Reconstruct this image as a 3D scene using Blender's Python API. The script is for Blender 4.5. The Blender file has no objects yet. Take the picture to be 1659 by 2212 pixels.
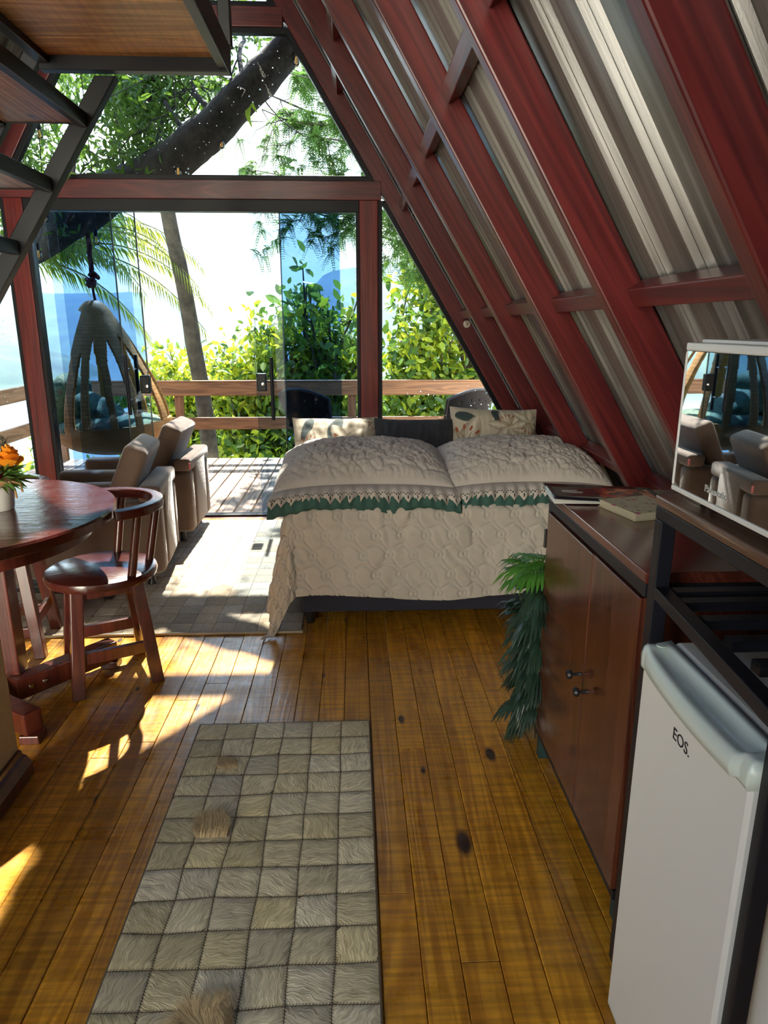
import bpy, bmesh, math, random
import numpy as np
from math import sin, cos, tan, atan, atan2, pi, sqrt, radians, exp, hypot
from mathutils import Vector, Matrix, noise

S = bpy.context.scene
COL = S.collection
random.seed(7)
RNG = np.random.default_rng(11)

# ---------------------------------------------------------------- camera
CAM_H = 1.42
cam_data = bpy.data.cameras.new('camera')
cam_data.sensor_fit = 'HORIZONTAL'
cam_data.sensor_width = 36.0
cam_data.lens = 36.0 * 1490.0 / 1659.0
cam_data.clip_start = 0.02
cam_data.clip_end = 8000
cam = bpy.data.objects.new('camera', cam_data)
cam.location = (0, 0, CAM_H)
cam.rotation_euler = (radians(90 - 15.1), 0, radians(-2.5))
COL.objects.link(cam)
S.camera = cam

# ---------------------------------------------------------------- colour management
S.view_settings.view_transform = 'Standard'
S.view_settings.look = 'None'
S.view_settings.gamma = 1.0
S.view_settings.use_curve_mapping = False
S.view_settings.exposure = 0.58
cy = S.cycles
cy.use_denoising = True
cy.use_adaptive_sampling = True
cy.adaptive_threshold = 0.07
cy.adaptive_min_samples = 16
cy.max_bounces = 9
cy.diffuse_bounces = 4
cy.glossy_bounces = 4
cy.transmission_bounces = 6
cy.transparent_max_bounces = 24
cy.volume_bounces = 0
cy.sample_clamp_indirect = 6.0
cy.caustics_reflective = False
cy.caustics_refractive = False

# ---------------------------------------------------------------- sky
W = bpy.data.worlds.new('sky_world')
S.world = W
W.use_nodes = True
wn, wl = W.node_tree.nodes, W.node_tree.links
wn.clear()
w_out = wn.new('ShaderNodeOutputWorld')
w_bg = wn.new('ShaderNodeBackground')
w_tc = wn.new('ShaderNodeTexCoord')
w_sep = wn.new('ShaderNodeSeparateXYZ')
w_rmp = wn.new('ShaderNodeValToRGB')
w_rmp.color_ramp.elements[0].position = 0.0
w_rmp.color_ramp.elements[0].color = (0.78, 0.92, 1.0, 1)
w_rmp.color_ramp.elements[1].position = 0.85
w_rmp.color_ramp.elements[1].color = (0.34, 0.60, 1.0, 1)
w_noi = wn.new('ShaderNodeTexNoise')
w_noi.inputs['Scale'].default_value = 3.5
w_noi.inputs['Detail'].default_value = 6
w_map = wn.new('ShaderNodeMapping')
w_map.inputs['Scale'].default_value = (1, 1, 3)
w_cr = wn.new('ShaderNodeValToRGB')
w_cr.color_ramp.elements[0].position = 0.50
w_cr.color_ramp.elements[1].position = 0.72
w_mix = wn.new('ShaderNodeMix'); w_mix.data_type = 'RGBA'
w_mix.inputs[7].default_value = (1.0, 0.98, 0.95, 1)
wl.new(w_tc.outputs['Generated'], w_sep.inputs[0])
wl.new(w_sep.outputs['Z'], w_rmp.inputs[0])
wl.new(w_tc.outputs['Generated'], w_map.inputs[0])
wl.new(w_map.outputs[0], w_noi.inputs['Vector'])
wl.new(w_noi.outputs['Fac'], w_cr.inputs[0])
wl.new(w_cr.outputs[0], w_mix.inputs[0])
wl.new(w_rmp.outputs[0], w_mix.inputs[6])
w_dir = wn.new('ShaderNodeMapRange'); w_dir.interpolation_type = 'SMOOTHSTEP'     # invented warm bright patch low in the sky behind, fills the interior
w_dir.inputs[1].default_value = -.62; w_dir.inputs[2].default_value = -.88
w_low = wn.new('ShaderNodeMapRange'); w_low.interpolation_type = 'SMOOTHSTEP'
w_low.inputs[1].default_value = .52; w_low.inputs[2].default_value = .34
w_mul = wn.new('ShaderNodeMath'); w_mul.operation = 'MULTIPLY'
w_warm = wn.new('ShaderNodeMix'); w_warm.data_type = 'RGBA'; w_warm.inputs[7].default_value = (5.2, 4.95, 4.0, 1)
wl.new(w_sep.outputs['Y'], w_dir.inputs[0]); wl.new(w_sep.outputs['Z'], w_low.inputs[0])
wl.new(w_dir.outputs[0], w_mul.inputs[0]); wl.new(w_low.outputs[0], w_mul.inputs[1])
wl.new(w_mul.outputs[0], w_warm.inputs[0]); wl.new(w_mix.outputs[2], w_warm.inputs[6])
wl.new(w_warm.outputs[2], w_bg.inputs['Color'])
w_bg.inputs['Strength'].default_value = 2.6
wl.new(w_bg.outputs[0], w_out.inputs[0])

# ---------------------------------------------------------------- sun (beyond the gable, high over the deck)
sun_d = bpy.data.lights.new('sun', 'SUN')
sun_d.energy = 13.0
sun_d.color = (1.0, 0.93, 0.80)
sun_d.angle = radians(0.7)
sun = bpy.data.objects.new('sun', sun_d)
sun.rotation_euler = Vector((0.03, -1.0, -1.28)).to_track_quat('-Z', 'Y').to_euler()
sun.location = (0, 40, 50)
COL.objects.link(sun)

# ================================================================ helpers
def meta(o, label=None, cat=None, group=None, kind=None):
    if label: o['label'] = label
    if cat: o['category'] = cat
    if group: o['group'] = group
    if kind: o['kind'] = kind
    return o

def thing(name, label, cat, loc=(0, 0, 0), rz=0.0, group=None, kind=None):
    o = bpy.data.objects.new(name, None)
    o.empty_display_size = 0.1
    COL.objects.link(o)
    o.location = loc
    o.rotation_euler = (0, 0, rz)
    return meta(o, label, cat, group, kind)

def dup(root, loc, rz=None, label=None, group=None):
    r = root.copy(); COL.objects.link(r); r.location = loc
    if rz is not None: r.rotation_euler = (0, 0, rz)
    if label: r['label'] = label
    if group: r['group'] = group
    def rec(a, b):
        for ch in list(a.children):
            c = ch.copy(); COL.objects.link(c); c.parent = b
            rec(ch, c)
    rec(root, r)
    return r

class MB:
    def __init__(s):
        s.v, s.f = [], []
    def add(s, vs, fs, M=None):
        n = len(s.v)
        if M is not None:
            vs = [tuple(M @ Vector(p)) for p in vs]
        s.v.extend(tuple(p) for p in vs)
        s.f.extend(tuple(i + n for i in q) for q in fs)
        return s
    def box(s, x0, x1, y0, y1, z0, z1, M=None):
        vs = [(x0,y0,z0),(x1,y0,z0),(x1,y1,z0),(x0,y1,z0),(x0,y0,z1),(x1,y0,z1),(x1,y1,z1),(x0,y1,z1)]
        fs = [(0,3,2,1),(4,5,6,7),(0,1,5,4),(1,2,6,5),(2,3,7,6),(3,0,4,7)]
        return s.add(vs, fs, M)
    def bar(s, a, b, w, h, up=(0,0,1)):
        """box from a to b, w wide across, h high along up"""
        a, b = Vector(a), Vector(b)
        d = (b - a); L = d.length; d.normalize()
        u = Vector(up); r = d.cross(u).normalized(); u = r.cross(d)
        M = Matrix(((d.x, r.x, u.x, a.x), (d.y, r.y, u.y, a.y), (d.z, r.z, u.z, a.z), (0, 0, 0, 1)))
        return s.box(0, L, -w/2, w/2, -h/2, h/2, M)
    def tube(s, pts, r, n=8, cap=True, closed=False):
        pts = [Vector(p) for p in pts]; m = len(pts)
        rs = r if isinstance(r, (list, tuple)) else [r] * m
        base = len(s.v); prev = None
        for i, p in enumerate(pts):
            if closed: t = pts[(i+1) % m] - pts[i-1]
            else: t = pts[min(i+1, m-1)] - pts[max(i-1, 0)]
            if t.length < 1e-9: t = Vector((0, 0, 1))
            t.normalize()
            if prev is None:
                a = Vector((0, 0, 1)) if abs(t.z) < 0.9 else Vector((1, 0, 0))
                u = t.cross(a).normalized()
            else:
                u = prev - t * prev.dot(t)
                if u.length < 1e-6: u = t.orthogonal()
                u.normalize()
            prev = u; w = t.cross(u)
            for k in range(n):
                an = 2 * pi * k / n
                s.v.append(tuple(p + (u * cos(an) + w * sin(an)) * rs[i]))
        for i in range(m if closed else m - 1):
            j = (i + 1) % m
            for k in range(n):
                k2 = (k + 1) % n
                s.f.append((base+i*n+k, base+i*n+k2, base+j*n+k2, base+j*n+k))
        if cap and not closed:
            s.f.append(tuple(base + k for k in range(n))[::-1])
            s.f.append(tuple(base + (m-1)*n + k for k in range(n)))
        return s
    def lathe(s, prof, c=(0,0,0), n=32, M=None):
        vs, fs = [], []; m = len(prof)
        for r, z in prof:
            for k in range(n):
                an = 2*pi*k/n
                vs.append((c[0]+r*cos(an), c[1]+r*sin(an), c[2]+z))
        for i in range(m-1):
            for k in range(n):
                k2 = (k+1) % n
                fs.append((i*n+k, i*n+k2, (i+1)*n+k2, (i+1)*n+k))
        fs.append(tuple(range(n))[::-1]); fs.append(tuple((m-1)*n + k for k in range(n)))
        return s.add(vs, fs, M)
    def grid(s, fn, nu, nv, keep=None, wrap=False):
        base = len(s.v)
        for i in range(nu + 1):
            for j in range(nv + 1):
                s.v.append(tuple(fn(i / nu, j / nv)))
        for i in range(nu):
            for j in range(nv):
                if keep is None or keep((i + .5) / nu, (j + .5) / nv):
                    a = base + i*(nv+1) + j
                    s.f.append((a, a+nv+1, a+nv+2, a+1))
        return s
    def prism(s, poly, ax, a, b):
        """poly of 2D points in the plane across axis ax, extruded from a to b"""
        def P(p, t):
            return {'X': (t, p[0], p[1]), 'Y': (p[0], t, p[1]), 'Z': (p[0], p[1], t)}[ax]
        n = len(poly)
        vs = [P(p, a) for p in poly] + [P(p, b) for p in poly]
        fs = [tuple(range(n)), tuple(range(n, 2*n))[::-1]]
        fs += [(i, i+n, (i+1) % n + n, (i+1) % n) for i in range(n)]
        return s.add(vs, fs)
    def build(s, name, mat, parent=None, smooth=False, bevel=0, world=False, solid=0, sub=0, label=None, kind=None, seg=2, flip=True):
        me = bpy.data.meshes.new(name)
        vs = s.v
        if parent is not None and world:
            L = parent.location
            vs = [(p[0]-L.x, p[1]-L.y, p[2]-L.z) for p in vs]
        me.from_pydata(vs, [], s.f)
        me.validate(); me.update()
        if flip:
            bm = bmesh.new(); bm.from_mesh(me)
            bmesh.ops.recalc_face_normals(bm, faces=bm.faces)
            bm.to_mesh(me); bm.free()
        if smooth:
            me.polygons.foreach_set('use_smooth', [True] * len(me.polygons))
            if smooth != 'all':
                me.set_sharp_from_angle(angle=radians(40))
        me.materials.append(mat)
        o = bpy.data.objects.new(name, me)
        COL.objects.link(o)
        if parent is not None: o.parent = parent
        if solid:
            md = o.modifiers.new('solid', 'SOLIDIFY'); md.thickness = solid; md.offset = 0
        if bevel:
            md = o.modifiers.new('bevel', 'BEVEL'); md.width = bevel; md.segments = seg
            md.limit_method = 'ANGLE'; md.angle_limit = radians(40)
            if not smooth: me.polygons.foreach_set('use_smooth', [False] * len(me.polygons))
        if sub:
            md = o.modifiers.new('sub', 'SUBSURF'); md.levels = sub; md.render_levels = sub
        if label: o['label'] = label
        if kind: o['kind'] = kind
        return o

def struct(mb, name, mat, label, cat, **k):
    o = mb.build(name, mat, **k)
    return meta(o, label, cat, None, 'structure')

# ---------------------------------------------------------------- materials
def nodes(name):
    m = bpy.data.materials.new(name)
    m.use_nodes = True
    nt = m.node_tree
    b = nt.nodes['Principled BSDF']
    return m, nt.nodes, nt.links, b

def plain(name, c, rough=.5, metal=0, coat=0, var=0.0, vscale=6, bump=0.0, bscale=80, sheen=0, emit=None, es=0, spec=None):
    m, n, l, b = nodes(name)
    b.inputs['Base Color'].default_value = (*c, 1)
    b.inputs['Roughness'].default_value = rough
    b.inputs['Metallic'].default_value = metal
    b.inputs['Coat Weight'].default_value = coat
    b.inputs['Coat Roughness'].default_value = .12
    if sheen:
        b.inputs['Sheen Weight'].default_value = sheen
        b.inputs['Sheen Roughness'].default_value = .4
    if spec is not None: b.inputs['Specular IOR Level'].default_value = spec
    tc = n.new('ShaderNodeTexCoord')
    if var:
        t = n.new('ShaderNodeTexNoise'); t.inputs['Scale'].default_value = vscale; t.inputs['Detail'].default_value = 5
        r = n.new('ShaderNodeValToRGB')
        r.color_ramp.elements[0].position = .3; r.color_ramp.elements[1].position = .7
        r.color_ramp.elements[0].color = (*[x*(1-var) for x in c], 1)
        r.color_ramp.elements[1].color = (*[min(1, x*(1+var)) for x in c], 1)
        l.new(tc.outputs['Object'], t.inputs['Vector']); l.new(t.outputs['Fac'], r.inputs[0]); l.new(r.outputs[0], b.inputs['Base Color'])
    if bump:
        t2 = n.new('ShaderNodeTexNoise'); t2.inputs['Scale'].default_value = bscale; t2.inputs['Detail'].default_value = 4
        bp = n.new('ShaderNodeBump'); bp.inputs['Strength'].default_value = bump; bp.inputs['Distance'].default_value = .01
        l.new(tc.outputs['Object'], t2.inputs['Vector']); l.new(t2.outputs['Fac'], bp.inputs['Height']); l.new(bp.outputs[0], b.inputs['Normal'])
    if emit:
        b.inputs['Emission Color'].default_value = (*emit, 1); b.inputs['Emission Strength'].default_value = es
    return m

def wood(name, c1, c2, axis='X', rough=.35, coat=.3, fine=40, knots=.0, kcol=(.03,.012,.006), island=.25, bump=.15, scuff=0.0, saw=0.0, kscale=2.6, rings=.5):
    """grain runs along axis; every loose board gets its own shift and tone"""
    m, n, l, b = nodes(name)
    tc = n.new('ShaderNodeTexCoord'); geo = n.new('ShaderNodeNewGeometry')
    mul = n.new('ShaderNodeMath'); mul.operation = 'MULTIPLY'; mul.inputs[1].default_value = 37.0
    l.new(geo.outputs['Random Per Island'], mul.inputs[0])
    add = n.new('ShaderNodeVectorMath'); add.operation = 'ADD'
    l.new(tc.outputs['Object'], add.inputs[0]); l.new(mul.outputs[0], add.inputs[1])
    st = {'X': (.06, 1, 1), 'Y': (1, .06, 1), 'Z': (1, 1, .06)}[axis]
    mp = n.new('ShaderNodeMapping'); mp.inputs['Scale'].default_value = st
    l.new(add.outputs[0], mp.inputs[0])
    n1 = n.new('ShaderNodeTexNoise'); n1.inputs['Scale'].default_value = fine; n1.inputs['Detail'].default_value = 6; n1.inputs['Distortion'].default_value = .6
    n2 = n.new('ShaderNodeTexNoise'); n2.inputs['Scale'].default_value = 6; n2.inputs['Detail'].default_value = 3; n2.inputs['Distortion'].default_value = 1.2
    l.new(mp.outputs[0], n1.inputs['Vector']); l.new(mp.outputs[0], n2.inputs['Vector'])
    # growth rings: sine of the broad noise
    sm = n.new('ShaderNodeMath'); sm.operation = 'MULTIPLY'; sm.inputs[1].default_value = 60
    sn = n.new('ShaderNodeMath'); sn.operation = 'SINE'
    l.new(n2.outputs['Fac'], sm.inputs[0]); l.new(sm.outputs[0], sn.inputs[0])
    rg = n.new('ShaderNodeMath'); rg.operation = 'MULTIPLY_ADD'; rg.inputs[1].default_value = .16 * rings * 2; 
    l.new(sn.outputs[0], rg.inputs[0]); l.new(n1.outputs['Fac'], rg.inputs[2])
    rp = n.new('ShaderNodeValToRGB')
    rp.color_ramp.elements[0].position = .28; rp.color_ramp.elements[0].color = (*c2, 1)
    rp.color_ramp.elements[1].position = .72; rp.color_ramp.elements[1].color = (*c1, 1)
    l.new(rg.outputs[0], rp.inputs[0])
    # tone per board
    hs = n.new('ShaderNodeHueSaturation')
    mr = n.new('ShaderNodeMapRange'); mr.inputs[3].default_value = 1 - island; mr.inputs[4].default_value = 1 + island
    l.new(geo.outputs['Random Per Island'], mr.inputs[0]); l.new(mr.outputs[0], hs.inputs['Value'])
    l.new(rp.outputs[0], hs.inputs['Color'])
    col = hs.outputs[0]
    if saw:
        mp2 = n.new('ShaderNodeMapping')
        mp2.inputs['Scale'].default_value = {'X': (1, .05, 1), 'Y': (.05, 1, 1), 'Z': (.05, 1, 1)}[axis]
        l.new(add.outputs[0], mp2.inputs[0])
        n4 = n.new('ShaderNodeTexNoise'); n4.inputs['Scale'].default_value = 75; n4.inputs['Detail'].default_value = 5
        l.new(mp2.outputs[0], n4.inputs['Vector'])
        r4 = n.new('ShaderNodeValToRGB'); r4.color_ramp.elements[0].position = .38; r4.color_ramp.elements[1].position = .6
        r4.color_ramp.elements[0].color = (1-saw, 1-saw, 1-saw, 1)
        l.new(n4.outputs['Fac'], r4.inputs[0])
        mx = n.new('ShaderNodeMix'); mx.data_type = 'RGBA'; mx.blend_type = 'MULTIPLY'; mx.inputs[0].default_value = 1
        l.new(col, mx.inputs[6]); l.new(r4.outputs[0], mx.inputs[7]); col = mx.outputs[2]
    if knots:
        mk = n.new('ShaderNodeMapping'); k2 = tuple(kscale * (1 if x == 1 else .42) for x in st)
        mk.inputs['Scale'].default_value = k2
        l.new(add.outputs[0], mk.inputs[0])
        vo = n.new('ShaderNodeTexVoronoi'); vo.inputs['Scale'].default_value = 1.0
        if axis == 'Y': vo.voronoi_dimensions = '2D'
        l.new(mk.outputs[0], vo.inputs['Vector'])
        ks = n.new('ShaderNodeSeparateColor'); l.new(vo.outputs['Color'], ks.inputs[0])
        kd = n.new('ShaderNodeMath'); kd.operation = 'DIVIDE'
        km = n.new('ShaderNodeMath'); km.operation = 'MULTIPLY_ADD'; km.inputs[1].default_value = .75; km.inputs[2].default_value = .2
        l.new(ks.outputs[0], km.inputs[0]); l.new(vo.outputs['Distance'], kd.inputs[0]); l.new(km.outputs[0], kd.inputs[1])
        rk = n.new('ShaderNodeValToRGB')
        rk.color_ramp.elements[0].position = .045*knots; rk.color_ramp.elements[0].color = (1, 1, 1, 1)
        rk.color_ramp.elements[1].position = .085*knots; rk.color_ramp.elements[1].color = (0, 0, 0, 1)
        l.new(kd.outputs[0], rk.inputs[0])
        mx = n.new('ShaderNodeMix'); mx.data_type = 'RGBA'
        l.new(rk.outputs[0], mx.inputs[0]); l.new(col, mx.inputs[6]); mx.inputs[7].default_value = (*kcol, 1)
        col = mx.outputs[2]
    l.new(col, b.inputs['Base Color'])
    b.inputs['Coat Weight'].default_value = coat
    b.inputs['Coat Roughness'].default_value = .14 if coat > .2 else .3
    b.inputs['Roughness'].default_value = rough
    h = rg.outputs[0]
    if scuff:
        ms = n.new('ShaderNodeTexNoise'); ms.inputs['Scale'].default_value = 9; ms.inputs['Detail'].default_value = 8; ms.inputs['Roughness'].default_value = .7
        l.new(tc.outputs['Object'], ms.inputs['Vector'])
        rr = n.new('ShaderNodeMapRange'); rr.inputs[1].default_value = .35; rr.inputs[2].default_value = .7
        rr.inputs[3].default_value = rough - .5*scuff; rr.inputs[4].default_value = rough + scuff
        l.new(ms.outputs['Fac'], rr.inputs[0]); l.new(rr.outputs[0], b.inputs['Roughness']); l.new(rr.outputs[0], b.inputs['Coat Roughness'])
        dn = n.new('ShaderNodeTexNoise'); dn.inputs['Scale'].default_value = 28; dn.inputs['Detail'].default_value = 4
        l.new(tc.outputs['Object'], dn.inputs['Vector'])
        ha = n.new('ShaderNodeMath'); ha.operation = 'MULTIPLY_ADD'; ha.inputs[1].default_value = .8
        l.new(dn.outputs['Fac'], ha.inputs[0]); l.new(h, ha.inputs[2]); h = ha.outputs[0]
    if bump:
        bp = n.new('ShaderNodeBump'); bp.inputs['Strength'].default_value = bump; bp.inputs['Distance'].default_value = .004
        l.new(h, bp.inputs['Height']); l.new(bp.outputs[0], b.inputs['Normal'])
        cb = n.new('ShaderNodeBump'); cb.inputs['Strength'].default_value = bump*.6; cb.inputs['Distance'].default_value = .004
        l.new(h, cb.inputs['Height']); l.new(cb.outputs[0], b.inputs['Coat Normal'])
    return m

def glass(name, tint, refl=1.0, specks=False):
    m = bpy.data.materials.new(name); m.use_nodes = True
    n, l = m.node_tree.nodes, m.node_tree.links; n.clear()
    o = n.new('ShaderNodeOutputMaterial'); t = n.new('ShaderNodeBsdfTransparent'); g = n.new('ShaderNodeBsdfGlossy')
    t.inputs[0].default_value = (*tint, 1); g.inputs['Roughness'].default_value = .01
    fr = n.new('ShaderNodeFresnel'); fr.inputs[0].default_value = 1.45
    mu = n.new('ShaderNodeMath'); mu.operation = 'MULTIPLY'; mu.inputs[1].default_value = refl
    l.new(fr.outputs[0], mu.inputs[0])
    mx = n.new('ShaderNodeMixShader')
    l.new(mu.outputs[0], mx.inputs[0]); l.new(t.outputs[0], mx.inputs[1]); l.new(g.outputs[0], mx.inputs[2])
    last = mx.outputs[0]
    if specks:
        tc = n.new('ShaderNodeTexCoord'); vo = n.new('ShaderNodeTexVoronoi'); vo.inputs['Scale'].default_value = 26
        l.new(tc.outputs['Object'], vo.inputs['Vector'])
        lt = n.new('ShaderNodeMath'); lt.operation = 'LESS_THAN'
        no = n.new('ShaderNodeTexNoise'); no.inputs['Scale'].default_value = 3
        l.new(tc.outputs['Object'], no.inputs['Vector'])
        mm = n.new('ShaderNodeMapRange'); mm.inputs[1].default_value = .35; mm.inputs[2].default_value = .7; mm.inputs[3].default_value = .0; mm.inputs[4].default_value = .14
        l.new(no.outputs['Fac'], mm.inputs[0])
        l.new(vo.outputs['Distance'], lt.inputs[0]); l.new(mm.outputs[0], lt.inputs[1])
        tr = n.new('ShaderNodeBsdfTranslucent'); tr.inputs[0].default_value = (.9, .95, 1, 1)
        m2 = n.new('ShaderNodeMixShader'); l.new(lt.outputs[0], m2.inputs[0]); l.new(last, m2.inputs[1]); l.new(tr.outputs[0], m2.inputs[2])
        last = m2.outputs[0]
    l.new(last, o.inputs[0])
    return m

def leafmat(name, c1, c2, trans=.5, tcol=None, rough=.4):
    m, n, l, b = nodes(name)
    geo = n.new('ShaderNodeNewGeometry')
    rp = n.new('ShaderNodeValToRGB')
    rp.color_ramp.elements[0].color = (*c2, 1); rp.color_ramp.elements[1].color = (*c1, 1)
    l.new(geo.outputs['Random Per Island'], rp.inputs[0])
    l.new(rp.outputs[0], b.inputs['Base Color'])
    b.inputs['Roughness'].default_value = rough
    if trans:
        t = n.new('ShaderNodeBsdfTranslucent'); mx = n.new('ShaderNodeMixShader'); mx.inputs[0].default_value = trans
        hs = n.new('ShaderNodeMix'); hs.data_type = 'RGBA'; hs.inputs[0].default_value = .6
        hs.inputs[7].default_value = (*(tcol or (.55, .75, .08)), 1)
        l.new(rp.outputs[0], hs.inputs[6]); l.new(hs.outputs[2], t.inputs[0])
        l.new(b.outputs[0], mx.inputs[1]); l.new(t.outputs[0], mx.inputs[2])
        l.new(mx.outputs[0], n['Material Output'].inputs[0])
    return m

def hide(name, c1, c2, ax=0):
    """cow hide patches: every loose patch has its own tone and its own hair direction"""
    m, n, l, b = nodes(name)
    tc = n.new('ShaderNodeTexCoord'); geo = n.new('ShaderNodeNewGeometry')
    mu = n.new('ShaderNodeMath'); mu.operation = 'MULTIPLY'; mu.inputs[1].default_value = 19.0
    l.new(geo.outputs['Random Per Island'], mu.inputs[0])
    vr = n.new('ShaderNodeVectorRotate'); vr.rotation_type = 'Z_AXIS'
    l.new(tc.outputs['Object'], vr.inputs['Vector']); l.new(mu.outputs[0], vr.inputs['Angle'])
    wv = n.new('ShaderNodeTexNoise'); wv.inputs['Scale'].default_value = 14; wv.inputs['Detail'].default_value = 2
    l.new(tc.outputs['Object'], wv.inputs['Vector'])
    sc = n.new('ShaderNodeVectorMath'); sc.operation = 'MULTIPLY_ADD'; sc.inputs[1].default_value = (.06, .06, 0)
    l.new(wv.outputs['Color'], sc.inputs[0]); l.new(vr.outputs[0], sc.inputs[2])
    mp = n.new('ShaderNodeMapping'); mp.inputs['Scale'].default_value = (26, 190, 60)
    l.new(sc.outputs[0], mp.inputs[0])
    t = n.new('ShaderNodeTexNoise'); t.inputs['Scale'].default_value = 1.0; t.inputs['Detail'].default_value = 6; t.inputs['Distortion'].default_value = .8
    l.new(mp.outputs[0], t.inputs['Vector'])
    rp = n.new('ShaderNodeValToRGB'); rp.color_ramp.elements[0].position = .3; rp.color_ramp.elements[1].position = .68
    rp.color_ramp.elements[0].color = (*c2, 1); rp.color_ramp.elements[1].color = (*c1, 1)
    l.new(t.outputs['Fac'], rp.inputs[0])
    hs = n.new('ShaderNodeHueSaturation')
    mr = n.new('ShaderNodeMapRange'); mr.inputs[3].default_value = .74; mr.inputs[4].default_value = 1.1
    wh = n.new('ShaderNodeTexWhiteNoise'); wh.noise_dimensions = '1D'
    l.new(geo.outputs['Random Per Island'], wh.inputs['W'])
    l.new(wh.outputs['Value'], mr.inputs[0]); l.new(mr.outputs[0], hs.inputs['Value'])
    m2 = n.new('ShaderNodeMapRange'); m2.inputs[3].default_value = .85; m2.inputs[4].default_value = 1.35
    l.new(geo.outputs['Random Per Island'], m2.inputs[0]); l.new(m2.outputs[0], hs.inputs['Saturation'])
    l.new(rp.outputs[0], hs.inputs['Color']); l.new(hs.outputs[0], b.inputs['Base Color'])
    b.inputs['Roughness'].default_value = .75
    b.inputs['Sheen Weight'].default_value = .15
    bp = n.new('ShaderNodeBump'); bp.inputs['Strength'].default_value = .55; bp.inputs['Distance'].default_value = .006
    l.new(t.outputs['Fac'], bp.inputs['Height']); l.new(bp.outputs[0], b.inputs['Normal'])
    return m

def vcol(name, rough=.8, bump=.1, bscale=150):
    m, n, l, b = nodes(name)
    a = n.new('ShaderNodeVertexColor'); a.layer_name = 'print'
    l.new(a.outputs[0], b.inputs['Base Color']); b.inputs['Roughness'].default_value = rough
    tc = n.new('ShaderNodeTexCoord'); t2 = n.new('ShaderNodeTexNoise'); t2.inputs['Scale'].default_value = bscale
    bp = n.new('ShaderNodeBump'); bp.inputs['Strength'].default_value = bump; bp.inputs['Distance'].default_value = .004
    l.new(tc.outputs['Object'], t2.inputs['Vector']); l.new(t2.outputs['Fac'], bp.inputs['Height']); l.new(bp.outputs[0], b.inputs['Normal'])
    return m

def roof_metal():
    m, n, l, b = nodes('roof_metal')
    tc = n.new('ShaderNodeTexCoord'); mp = n.new('ShaderNodeMapping'); mp.inputs['Scale'].default_value = (.035, 1, 1)
    l.new(tc.outputs['Object'], mp.inputs[0])
    t = n.new('ShaderNodeTexNoise'); t.inputs['Scale'].default_value = 34; t.inputs['Detail'].default_value = 5; t.inputs['Distortion'].default_value = .5
    l.new(mp.outputs[0], t.inputs['Vector'])
    rp = n.new('ShaderNodeValToRGB'); rp.color_ramp.elements[0].position = .34; rp.color_ramp.elements[1].position = .62
    rp.color_ramp.elements[0].color = (.075, .065, .06, 1); rp.color_ramp.elements[1].color = (.24, .225, .21, 1)
    l.new(t.outputs['Fac'], rp.inputs[0]); l.new(rp.outputs[0], b.inputs['Base Color'])
    b.inputs['Metallic'].default_value = .3; b.inputs['Roughness'].default_value = .29
    n3 = n.new('ShaderNodeTexNoise'); n3.inputs['Scale'].default_value = 300
    l.new(tc.outputs['Object'], n3.inputs['Vector'])
    ad = n.new('ShaderNodeMath'); ad.operation = 'MULTIPLY_ADD'; ad.inputs[1].default_value = .15
    l.new(n3.outputs['Fac'], ad.inputs[0]); l.new(t.outputs['Fac'], ad.inputs[2])
    bp = n.new('ShaderNodeBump'); bp.inputs['Strength'].default_value = .2; bp.inputs['Distance'].default_value = .004
    l.new(ad.outputs[0], bp.inputs['Height']); l.new(bp.outputs[0], b.inputs['Normal'])
    return m

RED = wood('red_stained_wood', (.155,.020,.020), (.075,.009,.012), 'X', .36, .15, 30, knots=.55, kcol=(.012,.004,.004), kscale=1.6, bump=.12, island=.15)
RED_Z = wood('red_stained_post_wood', (.22,.024,.018), (.12,.012,.012), 'Z', .30, .45, 30, knots=.6, kcol=(.02,.004,.004), kscale=2.0, bump=.12)
RED_Y = wood('red_stained_block_wood', (.17,.018,.018), (.085,.009,.013), 'Y', .36, .15, 30, bump=.12)
FLOOR = wood('pine_floor_wood', (.80,.375,.028), (.50,.20,.013), 'Y', .30, .35, 34, knots=1.15, kcol=(.035,.012,.006), island=.20, bump=.22, scuff=.16, saw=.34, kscale=2.9)
DECK = wood('weathered_deck_wood', (.42,.28,.19), (.17,.095,.06), 'Y', .55, 0, 16, knots=.9, kcol=(.06,.03,.02), island=.2, bump=.3, rings=1.3)
RAIL = wood('rail_timber', (.26,.115,.045), (.13,.05,.018), 'X', .6, 0, 26, knots=.9, kcol=(.06,.02,.01), island=.15, bump=.2)
RAILY = wood('rail_timber_side', (.42,.25,.14), (.22,.12,.06), 'Y', .6, 0, 26, knots=.9, kcol=(.06,.02,.01), bump=.2)
RAILZ = wood('rail_post_timber', (.26,.115,.045), (.13,.05,.018), 'Z', .6, 0, 26, bump=.2)
TREAD = wood('stair_plank_wood', (.68,.36,.13), (.42,.19,.06), 'X', .45, .1, 34, knots=.8, island=.2, bump=.2, saw=.2, rings=.8)
TREADY = wood('stair_tread_wood', (.55,.24,.10), (.30,.11,.045), 'Y', .45, .1, 34, knots=.6, island=.2, bump=.2, saw=.2, rings=.8)
MAHO = wood('mahogany_varnish', (.11,.021,.013), (.055,.010,.007), 'Z', .3, .35, 30, bump=.08, island=.12)
MAHO_TOP = wood('mahogany_top_varnish', (.095,.019,.014), (.065,.012,.010), 'X', .2, .6, 26, bump=.25, island=.12, scuff=.08, rings=.2)
CABW = wood('sideboard_varnish', (.125,.036,.018), (.055,.015,.009), 'Z', .22, .55, 22, bump=.1, island=.1)
CABTOP = wood('sideboard_top_varnish', (.15,.036,.022), (.085,.018,.012), 'Y', .22, .55, 22, bump=.1, island=.1)
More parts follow.
